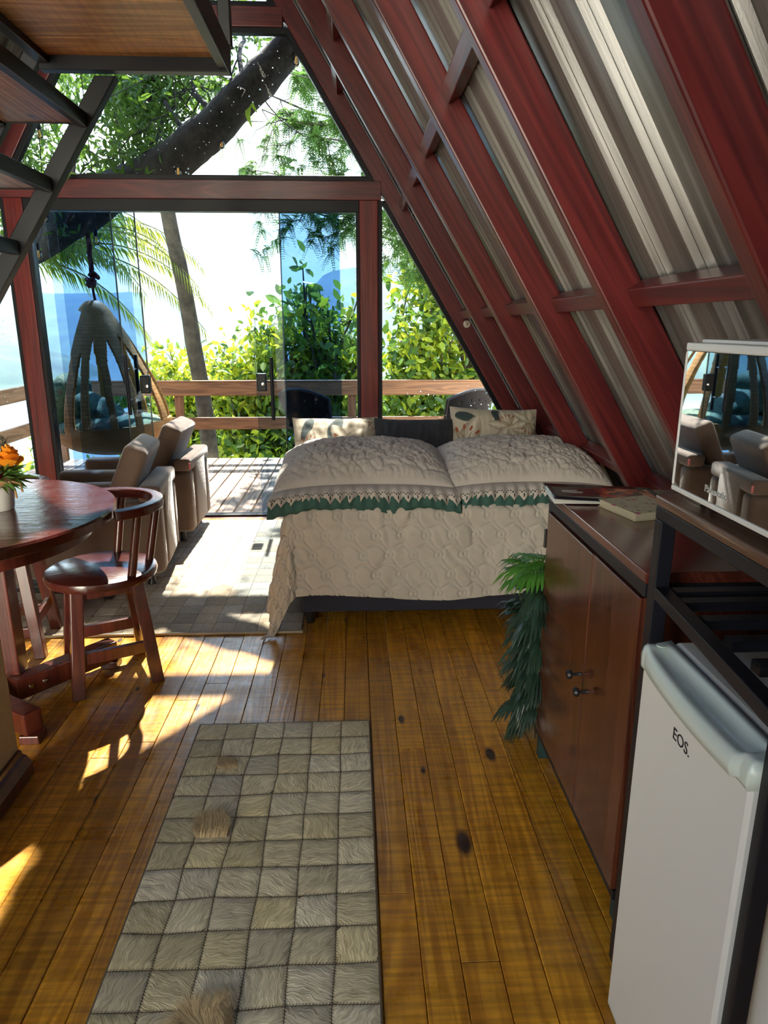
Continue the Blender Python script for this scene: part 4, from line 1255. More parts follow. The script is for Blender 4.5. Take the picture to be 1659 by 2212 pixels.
# ================================================================ palm garland on the sideboard's far end
gl = thing('palm_garland', 'artificial palm leaf garland hanging at the far end of the sideboard', 'artificial plant', (.63, 2.12, 0))
GDK = leafmat('glossy_dark_palm', (.020,.050,.030), (.010,.026,.018), .0, rough=.35)
GLT = leafmat('bright_palm', (.10,.30,.045), (.05,.20,.03), .35, rough=.35)
MB().tube([(.655, 2.085, .93), (.640, 2.10, .80), (.625, 2.13, .6), (.618, 2.14, .4), (.622, 2.14, .2), (.626, 2.14, .0)], .007, 8).build('stem', plain('garland_stem', (.10,.07,.03), .7), gl, True, world=True)
def palm_leaf(o, yaw, pitch, L, mat, n=17, seed=0, spreadw=.85):
    rs = random.Random(seed); m = MB()
    d = Vector((cos(yaw)*cos(pitch), sin(yaw)*cos(pitch), sin(pitch))); side = Vector((-sin(yaw), cos(yaw), 0)); up = side.cross(d)*-1
    for k in range(n):
        f = k/(n-1); a = (f-.5)*2
        root = Vector(o) + d*L*(.05 + .55*(1-abs(a)))
        dd = (d*(1 - .35*abs(a)) + side*a*spreadw + up*.12).normalized(); ll = L*(.55 + .25*(1-abs(a)))*rs.uniform(.9, 1.1)
        ww = dd.cross(up).normalized()*.009
        p1 = root + dd*ll*.4; p2 = root + dd*ll*.75 + Vector((0,0,-.018)); p3 = root + dd*ll + Vector((0,0,-.05))
        rdg = up*.004
        nn = len(m.v)
        m.v += [tuple(q) for q in (root, p1-ww, p1+rdg, p1+ww, p2-ww*.8, p2+rdg, p2+ww*.8, p3)]
        m.f += [(nn, nn+1, nn+2), (nn, nn+2, nn+3), (nn+1, nn+4, nn+5, nn+2), (nn+2, nn+5, nn+6, nn+3), (nn+4, nn+7, nn+5), (nn+5, nn+7, nn+6)]
    m.tube([Vector(o) - d*.0, Vector(o) + d*L*.6], .003, 5)
    return m.build('palm_leaf', mat, gl, smooth=True, world=True, flip=False)
rs = random.Random(21)
for k in range(6):
    palm_leaf((.63, 2.12, .62 + .012*k), pi + rs.uniform(-1.0, 1.0), rs.uniform(-.35, .2), .13, GLT, seed=k)
for k in range(46):
    z = .62 - .0105*k
    palm_leaf((.632, 2.13, z), pi + rs.uniform(-1.1, 1.25), rs.uniform(-1.1, .2), rs.uniform(.10, .14), GDK, seed=50+k, n=15)
# ================================================================ gable fittings
so = thing('ceramic_socket', 'small round white fitting on the right sloped end beam', 'wall fitting', (.823, YG, 1.433))
MW = Matrix.Translation((0, -.001, 0)) @ Matrix.Rotation(pi/2, 4, 'X')
MB().lathe([(0, 0), (.026, 0), (.026, .008), (.021, .012), (.012, .012), (.011, .009), (0, .009)], n=28, M=MW).build('fitting_body', plain('porcelain', (.55,.48,.42), .35), so, True)
MB().box(-.004, .007, -.018, -.011, -.007, .009).build('fitting_lug', plain('ochre_lug', (.40,.25,.10), .5), so, bevel=.001)
hk = thing('screw_hook', 'small wire hook screwed into the right sloped beam by the cross beam', 'hook', (.43, YG, 2.165))
MB().tube([(0, .0, .02), (0, -.02, .02), (-.006, -.026, .012), (-.020, -.026, -.008), (-.016, -.026, -.03), (.004, -.026, -.036), (.016, -.026, -.022)], .0022, 8).build('hook_wire', CHROME, hk, True)

# ================================================================ hanging egg chair
WICK = None
def wicker(name, c1, c2, sc=(1, 1, 1), bscale=38, rough=.5):
    m, n, l, b = nodes(name)
    tc = n.new('ShaderNodeTexCoord'); mp = n.new('ShaderNodeMapping'); mp.inputs['Scale'].default_value = sc
    l.new(tc.outputs['UV'], mp.inputs[0])
    br = n.new('ShaderNodeTexBrick'); br.inputs['Scale'].default_value = bscale
    br.inputs['Color1'].default_value = (*c1, 1); br.inputs['Color2'].default_value = (*[x*.75 for x in c1], 1); br.inputs['Mortar'].default_value = (*c2, 1)
    br.inputs['Mortar Size'].default_value = .012; br.inputs['Mortar Smooth'].default_value = .6; br.inputs['Brick Width'].default_value = .7; br.inputs['Row Height'].default_value = .2
    l.new(mp.outputs[0], br.inputs['Vector']); l.new(br.outputs['Color'], b.inputs['Base Color'])
    b.inputs['Roughness'].default_value = rough; b.inputs['Specular IOR Level'].default_value = .2
    bp = n.new('ShaderNodeBump'); bp.inputs['Strength'].default_value = .35; bp.inputs['Distance'].default_value = .004; bp.invert = True
    l.new(br.outputs['Fac'], bp.inputs['Height']); l.new(bp.outputs[0], b.inputs['Normal'])
    return m
def uv_from_grid(o, nu, nv, su=1, sv=1):
    me = o.data; uv = me.uv_layers.new(name='UVMap')
    for lp in me.loops:
        i = lp.vertex_index
        uv.data[lp.index].uv = ((i // (nv+1))/nu*su, (i % (nv+1))/nv*sv)
WK = wicker('honey_wicker', (.52,.26,.085), (.16,.07,.02), (1,1,1), 9)
EC = (-2.05, 6.02)
eg = thing('hanging_chair', 'honey wicker hanging egg chair with cut-out bars on the deck', 'hanging chair', (EC[0], EC[1], .37))
EP = [(0, .36), (.16, .375), (.30, .41), (.40, .47), (.46, .56), (.475, .66), (.45, .80), (.40, .95), (.335, 1.10), (.265, 1.25), (.20, 1.38), (.145, 1.48), (.10, 1.56), (.05, 1.605), (.0, 1.612)]
def eprof(t):
    q = t*(len(EP)-1); i = min(int(q), len(EP)-2); f = q - i
    p0, p1, p2, p3 = EP[max(0,i-1)], EP[i], EP[i+1], EP[min(len(EP)-1,i+2)]
    cr = lambda a,b,c,d: .5*((2*b)+(-a+c)*f+(2*a-5*b+4*c-d)*f*f+(-a+3*b-3*c+d)*f**3)
    return max(0, cr(p0[0],p1[0],p2[0],p3[0])), cr(p0[1],p1[1],p2[1],p3[1])
bars = [-112, -95, -70, -46, -12, 30, 72, 112]
def efn(u, v):
    th = u*2*pi - pi; r, z = eprof(v)
    lean = -.065*(z-.36)
    ex = 1.0 + (.10 if cos(th) < 0 else 0)*max(0, 1-(z-.36)/.7)
    return (EC[0] + r*ex*cos(th) + lean, EC[1] + r*sin(th), z)
def ekeep(u, v):
    th = math.degrees(u*2*pi - pi); r, z = eprof(v)
    if z > 1.54: return True
    rim = .64 + .02*cos(radians(th)*2)
    if abs(th) > 118: rim = .575
    if z < rim: return True
    if abs(th) > 121 and z > rim: return False
    if z > 1.36: return True
    wb = .036/max(.13, r) ; w_deg = math.degrees(wb)
    if z > 1.16: w_deg *= 1 + (z-1.16)*4.5
    for b_ in bars:
        if abs(th - b_) < w_deg*(1.1 if abs(b_) > 100 or b_ == -12 else .8): return True
    return False
NU, NV = 320, 150
o = MB().grid(efn, NU, NV, ekeep).build('wicker_shell', WK, eg, smooth='all', world=True, solid=.022)
uv_from_grid(o, NU, NV, 3.2, 1.4)
PALMP = None
def tropic():
    m, n, l, b = nodes('tropical_print_fabric')
    tc = n.new('ShaderNodeTexCoord'); vo = n.new('ShaderNodeTexVoronoi'); vo.inputs['Scale'].default_value = 11; vo.feature = 'F1'
    wv = n.new('ShaderNodeTexNoise'); wv.inputs['Scale'].default_value = 9; wv.inputs['Distortion'].default_value = 2
    l.new(tc.outputs['Object'], vo.inputs['Vector']); l.new(tc.outputs['Object'], wv.inputs['Vector'])
    r = n.new('ShaderNodeValToRGB'); e = r.color_ramp.elements
    e[0].position = .35; e[0].color = (.016,.050,.036,1); e[1].position = .72; e[1].color = (.30,.10,.07,1)
    e.new(.48).color = (.05,.12,.07,1); e.new(.60).color = (.11,.20,.12,1); e.new(.66).color = (.03,.08,.06,1)
    l.new(wv.outputs['Fac'], r.inputs[0]); l.new(r.outputs[0], b.inputs['Base Color']); b.inputs['Roughness'].default_value = .8
    return m
TROP = tropic()
def blob(mb, c, rx, ry, rz, n=36, rot=0, sq=.6):
    def fn(u, v):
        a = u*2*pi; p = (v-.5)*pi
        def sg(x, k): return math.copysign(abs(x)**k, x)
        x = rx*sg(cos(p), sq)*sg(cos(a), sq); y = ry*sg(cos(p), sq)*sg(sin(a), sq); z = rz*sg(sin(p), .8)
        w = 1 + .06*noise.noise((x*8+c[0], y*8, z*8+c[2]))
        X, Z = x*cos(rot) - z*sin(rot), x*sin(rot) + z*cos(rot)
        return (c[0]+X*w, c[1]+y*w, c[2]+Z*w)
    mb.grid(fn, n, n//2); return mb
def ecushion(name, label, c, dims, rot):
    t = thing(name, label, 'cushion', c)
    blob(MB(), (0, 0, 0), *dims, rot=rot).build('cover', TROP, t, smooth='all')
    return t
ecushion('seat_cushion', 'tropical print seat cushion lying inside the egg chair', (EC[0]-.02, EC[1], .56), (.41, .40, .13), 0)
ecushion('cushion', 'tropical print cushion standing at the open side of the egg chair', (EC[0]-.40, EC[1]+.06, .80), (.12, .30, .24), -.35)
ecushion('cushion', 'tropical print cushion leaning in the middle of the egg chair', (EC[0]-.17, EC[1]+.02, .72), (.24, .24, .11), -.5)
rpm = plain('maroon_rope', (.085,.022,.025), .9, bump=.5, bscale=120)
rp_ = thing('hanging_rope', 'knotted maroon rope tying the egg chair to the tree limb', 'rope', (-2.10, 6.02, 1.62))
m = MB(); rs = random.Random(4)
pts0 = [(-2.11, 6.02, 1.60), (-2.12, 6.02, 1.70), (-2.115, 6.02, 1.74)]
m.tube(pts0, .011, 8)
for k in range(3):
    m.tube([(-2.115 + .012*cos(k*2.1+i*.9), 6.02 + .012*sin(k*2.1+i*.9), 1.74 + .06*i) for i in range(8)] + [(-2.16 + .05*k, 6.02 + .03*k, 2.30)], .010, 7)
for k in range(5):
    c = (-2.115 + rs.uniform(-.02,.02), 6.02 + rs.uniform(-.02,.02), 1.74 + .022*k)
    m.tube([(c[0] + .030*cos(a), c[1] + .030*sin(a), c[2] + .012*sin(2*a+k)) for a in [2*pi*i/14 for i in range(14)]], .011, 7, closed=True)
m.tube([(-2.16 + .17*cos(a)*.6, 6.02 + .19*sin(a), 2.30 + .22*sin(a+1.2)*.6) for a in [2*pi*i/24 for i in range(24)]], .011, 7, closed=True)
m.build('rope_strands', rpm, rp_, True, world=True)

# ================================================================ wicker armchairs on the deck
DW = wicker('dark_wicker', (.032,.023,.020), (.007,.006,.006), (1,1,1), 6, .8)
DWT = plain('dark_wicker_edge', (.045,.034,.03), .45, bump=.5, bscale=160)
def wicker_chair(loc, rz, label):
    """faces +x"""
    t = thing('wicker_armchair', label, 'armchair', loc, rz, 'dark wicker armchairs on the deck')
    def back(u, v):
        a = (u-.5)*2; wd = .19 + .09*v
        x = -.24 - .16*v + .07*a*a; y = a*wd; top = .86 + .07*(1-a*a)
        return Vector((x, y, .42 + (top-.42)*v))
    NB, MBv = 36, 26
    # open weave: every second cell along a row is left open
    m = MB()
    for j in range(MBv):
        for i in range(NB):
            pass
    def keep(u, v):
        i, j = int(u*NB), int(v*MBv)
        return not (j % 4 == 1 and (i + 2*j) % 7 == 0)
    ob = MB().grid(back, NB, MBv, keep).build('backrest', DW, t, smooth='all', solid=.012); uv_from_grid(ob, NB, MBv, 1.2, 1.2)
    MB().tube([back(0, i/12) for i in range(13)] + [back(i/16, 1) for i in range(1, 17)] + [back(1, 1 - i/12) for i in range(1, 13)], .013, 8).build('back_rim', DWT, t, True)
    def seat(u, v):
        return Vector((-.24 + .48*u, (v-.5)*(.42 + .06*u), .42 + .012*sin(u*40)*0 - .015*sin(pi*v)*sin(pi*u)))
    ob = MB().grid(seat, 20, 20).build('seat', DW, t, smooth='all', solid=.03); uv_from_grid(ob, 20, 20, 1.4, 1.4)
    for s in (-1, 1):
        MB().tube([(-.27, s*.215, .60), (-.10, s*.26, .63), (.10, s*.27, .63), (.22, s*.25, .60), (.245, s*.225, .52), (.24, s*.22, .42)], .016, 9).build('armrest', DWT, t, True)
        MB().tube([(.22, s*.215, .42), (.235, s*.225, 0)], .015, 9).build('leg', DWT, t, True)
        MB().tube([(-.23, s*.195, .42), (-.27, s*.215, 0)], .015, 9).build('leg', DWT, t, True)
    def apron(u, v):
        a = u*2*pi; return Vector((.23*cos(a), .215*sin(a), .26 + .15*v))
    ob = MB().grid(apron, 40, 6).build('apron', DW, t, smooth='all', solid=.008); uv_from_grid(ob, 40, 6, 2.4, .4)
    return t
w1 = wicker_chair((-.22, 6.12, -.018), radians(52), 'dark wicker armchair on the deck seen through the glass pane beside the bed')
dup(w1, (.78, 6.05, -.018), radians(128), 'dark wicker armchair on the deck seen through the triangular side window')

# ================================================================ string lights across the gable, outside
SOCK = plain('black_socket', (.015,.015,.015), .5)
BGL = glass('bulb_glass', (.93,.92,.88), 1.6)
FIL = plain('amber_filament', (.8,.45,.1), .4, emit=(1,.55,.12), es=.6)
LIT = plain('lit_filament', (1,.5,.1), .4, emit=(1,.42,.05), es=14)
def bulb(loc, label, lit=False):
    t = thing('string_light_bulb', label, 'light bulb', loc, 0, 'string light bulbs outside the glass front')
    MB().lathe([(0, .0), (.013, 0), (.015, .012), (.015, .042), (.009, .05), (0, .05)], n=16).build('socket', SOCK, t, True)
    g = MB().lathe([(0, -.062), (.010, -.060), (.020, -.050), (.0245, -.036), (.022, -.018), (.014, -.002), (0, -.001)], n=20).build('bulb', BGL, t, True)
    MB().tube([(-.004, 0, -.004), (-.006, 0, -.04), (0, 0, -.046), (.006, 0, -.04), (.004, 0, -.004)], .0018 if not lit else .004, 6).build('filament', LIT if lit else FIL, g, True)
    return t
BL = [((-2.237, 5.6, 2.78), 'string light bulb hanging beside the staircase handrail'), ((-.943, 5.6, 2.73), 'string light bulb hanging under the leaning tree limb'),
      ((-1.268, 5.6, 2.54), 'string light bulb just above the long cross beam'), ((-1.91, 5.6, 2.065), 'string light bulb among the palm fronds above the egg chair'),
      ((-2.347, 5.6, 1.965), 'lowest string light bulb, beside the outer left red post'), ((-.381, 5.6, 3.27), 'string light bulb at the top of the upper window'),
      ((-.06, 5.6, 2.85), 'string light bulb near the right corner of the upper window'), ((-2.267, 5.6, 2.22), 'string light bulb between the stair stringer and the tinted panes')]
def at_wire(p, y=5.37):
    k = y/5.6; return (p[0]*k, y, 1.42 + (p[2]-1.42)*k)
for p, lb in BL: bulb(at_wire(p), lb)
bulb(at_wire((-.845, 5.6, 3.075)), 'glowing amber string light bulb by the tree limb', True)
sc = thing('festoon_wire', 'thin black wire looping between the string light bulbs', 'cord', (-1.1, 5.6, 2.9))
m = MB()
order = [(-2.347, 2.015), (-2.267, 2.27), (-2.237, 2.83), (-1.91, 2.115), (-1.268, 2.59), (-.943, 2.78), (-.857, 3.16), (-.381, 3.32), (-.06, 2.90), (.45, 2.2)]
order = [(-2.347, 2.013), (-2.267, 2.268), (-2.237, 2.828), (-1.1, 3.30), (-.845, 3.123), (-.381, 3.318), (-.06, 2.898), (.40, 2.30)]
for (a, b), (c, d) in zip(order[:-1], order[1:]):
    m.tube([at_wire((a + (c-a)*t, 5.6, b + (d-b)*t - .05*sin(pi*t))) for t in [i/8 for i in range(9)]], .0032, 5)
for (x, z) in ((-1.91, 2.113), (-1.268, 2.588), (-.943, 2.778)):
    m.tube([at_wire((x, 5.6, z)), at_wire((x + .02, 5.6, z + .25)), at_wire((x + .01, 5.6, 3.25))], .0032, 5)
m.build('cord_run', SOCK, sc, world=True)

# ================================================================ trees
BARK = plain('grey_bark', (.085,.068,.052), .95, 0, 0, .5, 14, .9, 40)
BARKD = plain('dark_bark', (.030,.028,.027), .95, 0, 0, .6, 9, .9, 40)
BARKM = plain('mossy_bark', (.052,.044,.029), .95, 0, 0, .5, 10, .8, 36)
L_BROAD = leafmat('broad_leaf', (.075,.155,.024), (.022,.065,.012), .40, (.22,.38,.04))
L_DARK = leafmat('dark_broad_leaf', (.09,.18,.035), (.03,.085,.018), .45, (.32,.50,.06))
L_YEL = leafmat('yellow_green_leaf', (.30,.36,.03), (.13,.22,.025), .55, (.75,.78,.04))
L_FEA = leafmat('feathery_leaf', (.09,.19,.045), (.04,.10,.025), .4, (.24,.42,.07))
L_PALM = leafmat('palm_frond_leaf', (.17,.22,.03), (.05,.11,.018), .5, (.55,.56,.03))

def leaves(parent, name, mat, anchors, per, size, spread_, droop=.3, slim=.42, seed=1, fold=.25):
    """many small folded leaves scattered round the anchor points: one foliage mesh"""
    g = np.random.default_rng(seed); A = np.asarray(anchors, float)
    A = np.repeat(A, per, 0); n = len(A)
    P = A + g.normal(0, spread_, (n, 3))*np.array([1, 1, .8])
    d = g.normal(0, 1, (n, 3)); d[:, 2] -= droop; d /= np.linalg.norm(d, axis=1)[:, None]
    u = g.normal(0, 1, (n, 3)); u[:, 2] += .8
    s = np.cross(d, u); s /= np.linalg.norm(s, axis=1)[:, None] + 1e-9
    nn = np.cross(s, d)
    L = size*g.uniform(.6, 1.25, n)[:, None]
    tip = P + d*L; m1 = P + d*L*.32; m2 = P + d*L*.68
    w = slim*.5*L; up = nn*L*fold*.4
    V = np.stack([P, m1 + s*w + up, m2 + s*w*.85 + up, tip, m2 - s*w*.85 + up, m1 - s*w + up], 1).reshape(-1, 3)
    b = (np.arange(n)*6)[:, None]
    F = np.concatenate([b + np.array([[0, 1, 2, 3]]), b + np.array([[0, 3, 4, 5]])], 0)
    me = bpy.data.meshes.new(name)
    me.vertices.add(len(V)); me.vertices.foreach_set('co', (V - np.array(parent.location)).reshape(-1))
    me.loops.add(F.size); me.loops.foreach_set('vertex_index', F.reshape(-1).astype(np.int32))
    me.polygons.add(len(F)); me.polygons.foreach_set('loop_start', np.arange(0, F.size, 4, dtype=np.int32))
    me.update(calc_edges=True); me.validate()
    me.materials.append(mat)
    o = bpy.data.objects.new(name, me); COL.objects.link(o); o.parent = parent
    return o
def wander(a, b, n, amp, rs):
    a, b = Vector(a), Vector(b); L = (b-a).length; pts = []
    ph = [rs.uniform(0, 6.3) for _ in range(6)]
    for i in range(n+1):
        t = i/n; p = a.lerp(b, t)
        k = amp*L*sin(pi*t)**.6
        p += Vector((sin(ph[0]+t*5)*.6 + sin(ph[1]+t*11)*.3, sin(ph[2]+t*5)*.6, sin(ph[4]+t*6)*.6 + sin(ph[5]+t*12)*.3))*k
        pts.append(p)
    return pts
def limb(m, a, b, r0, r1, rs, amp=.08, n=8, sides=7):
    pts = wander(a, b, n, amp, rs)
    m.tube(pts, [r0 + (r1-r0)*i/n for i in range(n+1)], sides)
    return pts
def shrub(name, label, cat, base, crown, rad, mats, per, size, nb, seed, bark=BARKD, spread_=.16, r0=.05, slim=.45, extra=None):
    """trunk from base, branches reaching into an ellipsoid crown, leaves round the twig ends"""
    rs = random.Random(seed); t = thing(name, label, cat, base, 0, None)
    m = MB(); anchors = []
    c = Vector(crown); fork = Vector(base).lerp(c, .55)
    limb(m, base, fork, r0, r0*.6, rs, .05)
    for k in range(nb):
        while True:
            q = Vector((rs.uniform(-1,1), rs.uniform(-1,1), rs.uniform(-1,1)))
            if .25 < q.length < 1: break
        e = c + Vector((q.x*rad[0], q.y*rad[1], q.z*rad[2]))
        pts = limb(m, fork.lerp(c, rs.uniform(0, .6)), e, r0*.38, r0*.07, rs, .10, 7, 5)
        anchors += pts[3:]
        for s in range(3):
            i = rs.randint(3, 6); e2 = pts[i] + Vector((rs.uniform(-1,1), rs.uniform(-1,1), rs.uniform(-.5,.9)))*rad[0]*.33
            p2 = limb(m, pts[i], e2, r0*.12, r0*.04, rs, .1, 4, 4)
            anchors += p2[2:]
    if extra: anchors += [Vector(e) for e in extra]
    m.build('branches', bark, t, True, world=True)
    h = len(anchors)
    rs.shuffle(anchors)
    k = int(h*mats[1][1]) if len(mats) > 1 else h
    leaves(t, 'foliage', mats[0][0], anchors[:k], per, size, spread_, seed=seed, slim=slim)
    if len(mats) > 1: leaves(t, 'second_foliage', mats[1][0], anchors[k:], per, size, spread_, seed=seed+9, slim=slim)  # random share of the leaves in the second leaf colour
    return t

# the leaning limb over the deck
rs = random.Random(31)
t1 = thing('leaning_tree', 'big dark tree limb leaning across the upper window, the egg chair hung from it', 'tree', (-4.6, 6.5, -2.6))
m = MB()
LP = [(-4.55, 6.5, -2.6), (-4.25, 6.4, -.6), (-3.9, 6.3, .9), (-3.3, 6.2, 1.72), (-2.72, 6.1, 2.02), (-2.13, 6.02, 2.30), (-1.62, 5.68, 2.43), (-1.155, 5.44, 2.62), (-.965, 5.42, 2.75), (-.68, 5.42, 3.0), (-.435, 5.45, 3.26), (-.2, 5.60, 3.64), (.1, 6.0, 4.5)]
LPs = []
for i in range(len(LP)-1):
    for k in range(4):
        t = k/4; p = Vector(LP[i]).lerp(Vector(LP[i+1]), t); p += Vector((noise.noise(p*3), 0, noise.noise(p*3 + Vector((5,0,0)))))*.03; LPs.append(p)
NL = len(LPs)
m.tube(LPs, [.20 - .105*i/NL + .014*noise.noise((i*.8, 3, 1)) for i in range(NL)], 16)
m.build('trunk', BARKD, t1, smooth='all', world=True)
m = MB(); anc = []
for (a, b) in (((-2.9, 6.15, 1.95), (-2.6, 6.6, 3.3)), ((-2.3, 6.0, 2.25), (-2.0, 6.7, 3.7)), ((-1.8, 5.85, 2.38), (-1.75, 6.5, 4.0)), ((-1.55, 5.65, 2.45), (-1.55, 6.4, 3.8)), ((-1.4, 5.58, 2.52), (-1.25, 6.7, 4.1)), ((-3.4, 6.2, 1.6), (-3.6, 7.0, 3.4)), ((-2.6, 6.1, 2.1), (-3.0, 6.0, 3.6)), ((-1.1, 5.45, 2.66), (-1.75, 6.3, 3.5)), ((-.9, 5.42, 2.8), (-1.5, 6.5, 3.7)), ((-.72, 5.42, 2.97), (-.95, 6.4, 4.0))):
    pts = limb(m, a, b, .022, .006, rs, .05, 8, 6)
    for k in range(11):
        i = rs.randint(1, 8); e = pts[i] + Vector((rs.uniform(-.65,.65), rs.uniform(-.5,.5), rs.uniform(-.5,.35)))
        p2 = limb(m, pts[i], e, .007, .002, rs, .12, 5, 4); anc += p2[1:]
m.build('twigs', BARKD, t1, True, world=True)
anc = [p for p in anc if p.x < -.55 and not (p.y < 5.8 and p.x > -1.35) and not (-1.35 < p.x < -.6 and 3.35 < p.y - p.z/1.28 < 5.2 )]
leaves(t1, 'foliage', L_BROAD, anc, 24, .085, .13, .5, .32, 5)
# strap-leaved epiphyte and feathery sprays hanging off the limb
m = MB()
for (x, z, L, dx) in ((-.74, 2.99, .24, .05), (-.75, 3.02, .18, .10), (-.80, 3.05, .14, -.05), (-.84, 2.95, .10, -.03)):
    def st(u, v): 
        w = .022*sin(pi*min(.98, .08+u*.92))**.6*(v-.5)*2
        return (x + dx*u + w + .012*sin(u*14)*.5, 5.36 - .02*u, z - L*u**1.2 + .03*u*(1-u))
    m.grid(st, 14, 2)
m.build('epiphyte_leaf', leafmat('epiphyte', (.30,.50,.06), (.22,.40,.04), .5), t1, world=True, flip=False, label='long strap leaves hanging')

# slender straight trunk beyond the railing with feathery canopy
t2 = thing('slender_tree', 'slender mossy tree trunk rising just beyond the deck railing', 'tree', (-1.55, 8.2, -2.6))
m = MB()
TP = [(-1.52, 8.2, -2.6), (-1.60, 8.2, -1.0), (-1.705, 8.2, -.05), (-1.79, 8.2, 1.0), (-1.90, 8.2, 1.92), (-2.0, 8.2, 2.6), (-2.10, 8.2, 3.0), (-2.15, 8.3, 3.7), (-1.9, 8.5, 4.8), (-1.4, 8.6, 5.8)]
TPs = []
for i in range(len(TP)-1):
    for k in range(4):
        p = Vector(TP[i]).lerp(Vector(TP[i+1]), k/4); TPs.append(p + Vector((noise.noise(p*2.2)*.02, 0, 0)))
m.tube(TPs, [.105 - .045*i/len(TPs) + .006*noise.noise((i*.9, 1, 8)) for i in range(len(TPs))], 14)
m.build('trunk', BARKM, t2, smooth='all', world=True)
t3 = thing('feathery_tree', 'fine-leaved feathery tree spraying across the right of the upper window', 'tree', (2.6, 8.8, -2.6))
m = MB(); rs = random.Random(77); fa = []
limb(m, (2.6, 8.8, -2.6), (2.3, 8.6, 3.2), .13, .09, rs, .02)
for (a, b) in (((2.3, 8.6, 2.6), (-.55, 7.7, 3.3)), ((2.3, 8.6, 3.0), (-.7, 7.6, 3.9)), ((2.3, 8.6, 2.4), (-.2, 7.5, 2.75)), ((2.3, 8.6, 3.2), (-.4, 8.0, 4.4)), ((2.3, 8.6, 3.2), (.4, 7.6, 4.6)), ((2.2, 8.6, 2.8), (-1.0, 8.0, 3.0)), ((2.2, 8.6, 2.0), (-.75, 8.4, 2.75)), ((2.3, 8.6, 3.1), (.1, 7.8, 3.5)), ((2.3, 8.6, 2.9), (-.9, 7.9, 3.55)), ((2.3, 8.6, 2.3), (-.5, 8.0, 2.6)), ((2.3, 8.6, 3.2), (-1.3, 8.2, 3.9))):
    pts = limb(m, a, b, .028, .005, rs, .04, 12, 6)
    for k in range(13):
        i = rs.randint(5, 12); e = pts[i] + Vector((rs.uniform(-.5,.3), rs.uniform(-.3,.3), rs.uniform(-.6,.1)))
        p2 = limb(m, pts[i], e, .006, .0016, rs, .14, 6, 4); fa.append(p2)
m.build('branches', BARKD, t3, True, world=True)
m = MB(); rs = random.Random(78); VV, FF = [], []
def feather(o, d, L):
    d = d.normalized(); s = d.cross(Vector((0, 0, 1))).normalized()
    for k in range(11):
        f = k/10; c = o + d*L*f + Vector((0, 0, -.30*L*f*f))
        for sg in (-1, 1):
            e = s*sg*.9 + d*.5; w = d*.0085; ll = .042*(1.1 - .6*f)
            n = len(VV); VV.extend([tuple(c), tuple(c + e*ll*.5 + w), tuple(c + e*ll), tuple(c + e*ll*.5 - w)]); FF.append((n, n+1, n+2, n+3))
for p2 in fa:
    for p in p2[1:]:
        if -1.35 < p.x < -.6 and 3.3 < p.y - p.z/1.28 < 5.25: continue
        for k in range(7):
            feather(p, Vector((rs.uniform(-1,1), rs.uniform(-1,1), rs.uniform(-.8,.4))), rs.uniform(.12, .22))
m.v, m.f = VV, FF
m.build('foliage', L_FEA, t3, world=True, flip=False)

# palms
def palm(name, label, base, crown, fronds, seed, L_leaf=.34, mat=L_PALM, tr=.09):
    t = thing(name, label, 'palm', base); rs = random.Random(seed)
    m = MB(); limb(m, base, crown, tr*1.2, tr*.8, rs, .02, 8, 12)
    m.build('trunk', BARK, t, smooth='all', world=True)
    c = Vector(crown); sm = MB(); VV, FF = [], []
    for (az, el, L) in fronds:
        d = Vector((cos(az)*cos(el), sin(az)*cos(el), sin(el))); pts = []
        for i in range(15):
            f = i/14; pts.append(c + d*L*f*(1 - .12*f) + Vector((0, 0, -.55*L*f**2.2)))
        sm.tube(pts, [.013*(1 - .85*i/14) + .0015 for i in range(15)], 5)
        for i in range(2, 15):
            for q in range(4):
                p = pts[i-1].lerp(pts[i], q/4); tg = (pts[i] - pts[i-1]).normalized(); sd = tg.cross(Vector((0,0,1)))
                if sd.length < .05: sd = Vector((1,0,0))
                sd.normalize()
                for sg in (-1, 1):
                    ll = L_leaf*(1 - .45*(i/14))*rs.uniform(.8, 1.1); e = (sd*sg*.62 + tg*.55 + Vector((0,0,-.35+rs.uniform(-.2,.2)))).normalized()
                    w = tg*.0125; mid = p + e*ll*.5; tip = p + e*ll + Vector((0, 0, -.42*ll))
                    n = len(VV); VV.extend([tuple(p), tuple(mid + w), tuple(tip), tuple(mid - w)]); FF.append((n, n+1, n+2, n+3))
    sm.build('frond_ribs', plain(name + '_rib', (.12,.14,.03), .6), t, True, world=True)
    fm = MB(); fm.v, fm.f = VV, FF
    fm.build('fronds', mat, t, world=True, flip=False)
    return t
palm('palm_tree', 'palm tree with long drooping fronds behind the egg chair', (-3.80, 8.9, -2.6), (-3.72, 8.5, 2.15),
     [(0.05, .60, 2.5), (-.1, .25, 2.4), (.3, .95, 2.1), (.15, .40, 2.5), (.0, .8, 2.5), (-.2, .5, 2.7), (.22, .65, 2.8), (2.6, .8, 1.3), (3.3, .5, 1.6), (1.4, .9, 1.5), (-.35, .95, 1.8), (4.0, .9, 1.4), (-.9, .7, 1.4), (.1, -.05, 1.5), (-.5, 1.2, 1.7), (5.9, .40, 2.0), (0.2, .75, 1.3)], 3, tr=.055)
palm('palm_tree', 'low young palm tuft between the egg chair and the lake', (-3.1, 10.5, -2.6), (-3.2, 10.3, .25),
     [(a, e, .9) for a, e in ((0, 1.1), (.9, .9), (1.8, 1.2), (2.7, .9), (3.6, 1.1), (4.5, 1.0), (5.4, 1.2), (.4, 1.4), (3, 1.45))], 6, .26, L_BROAD, .05)
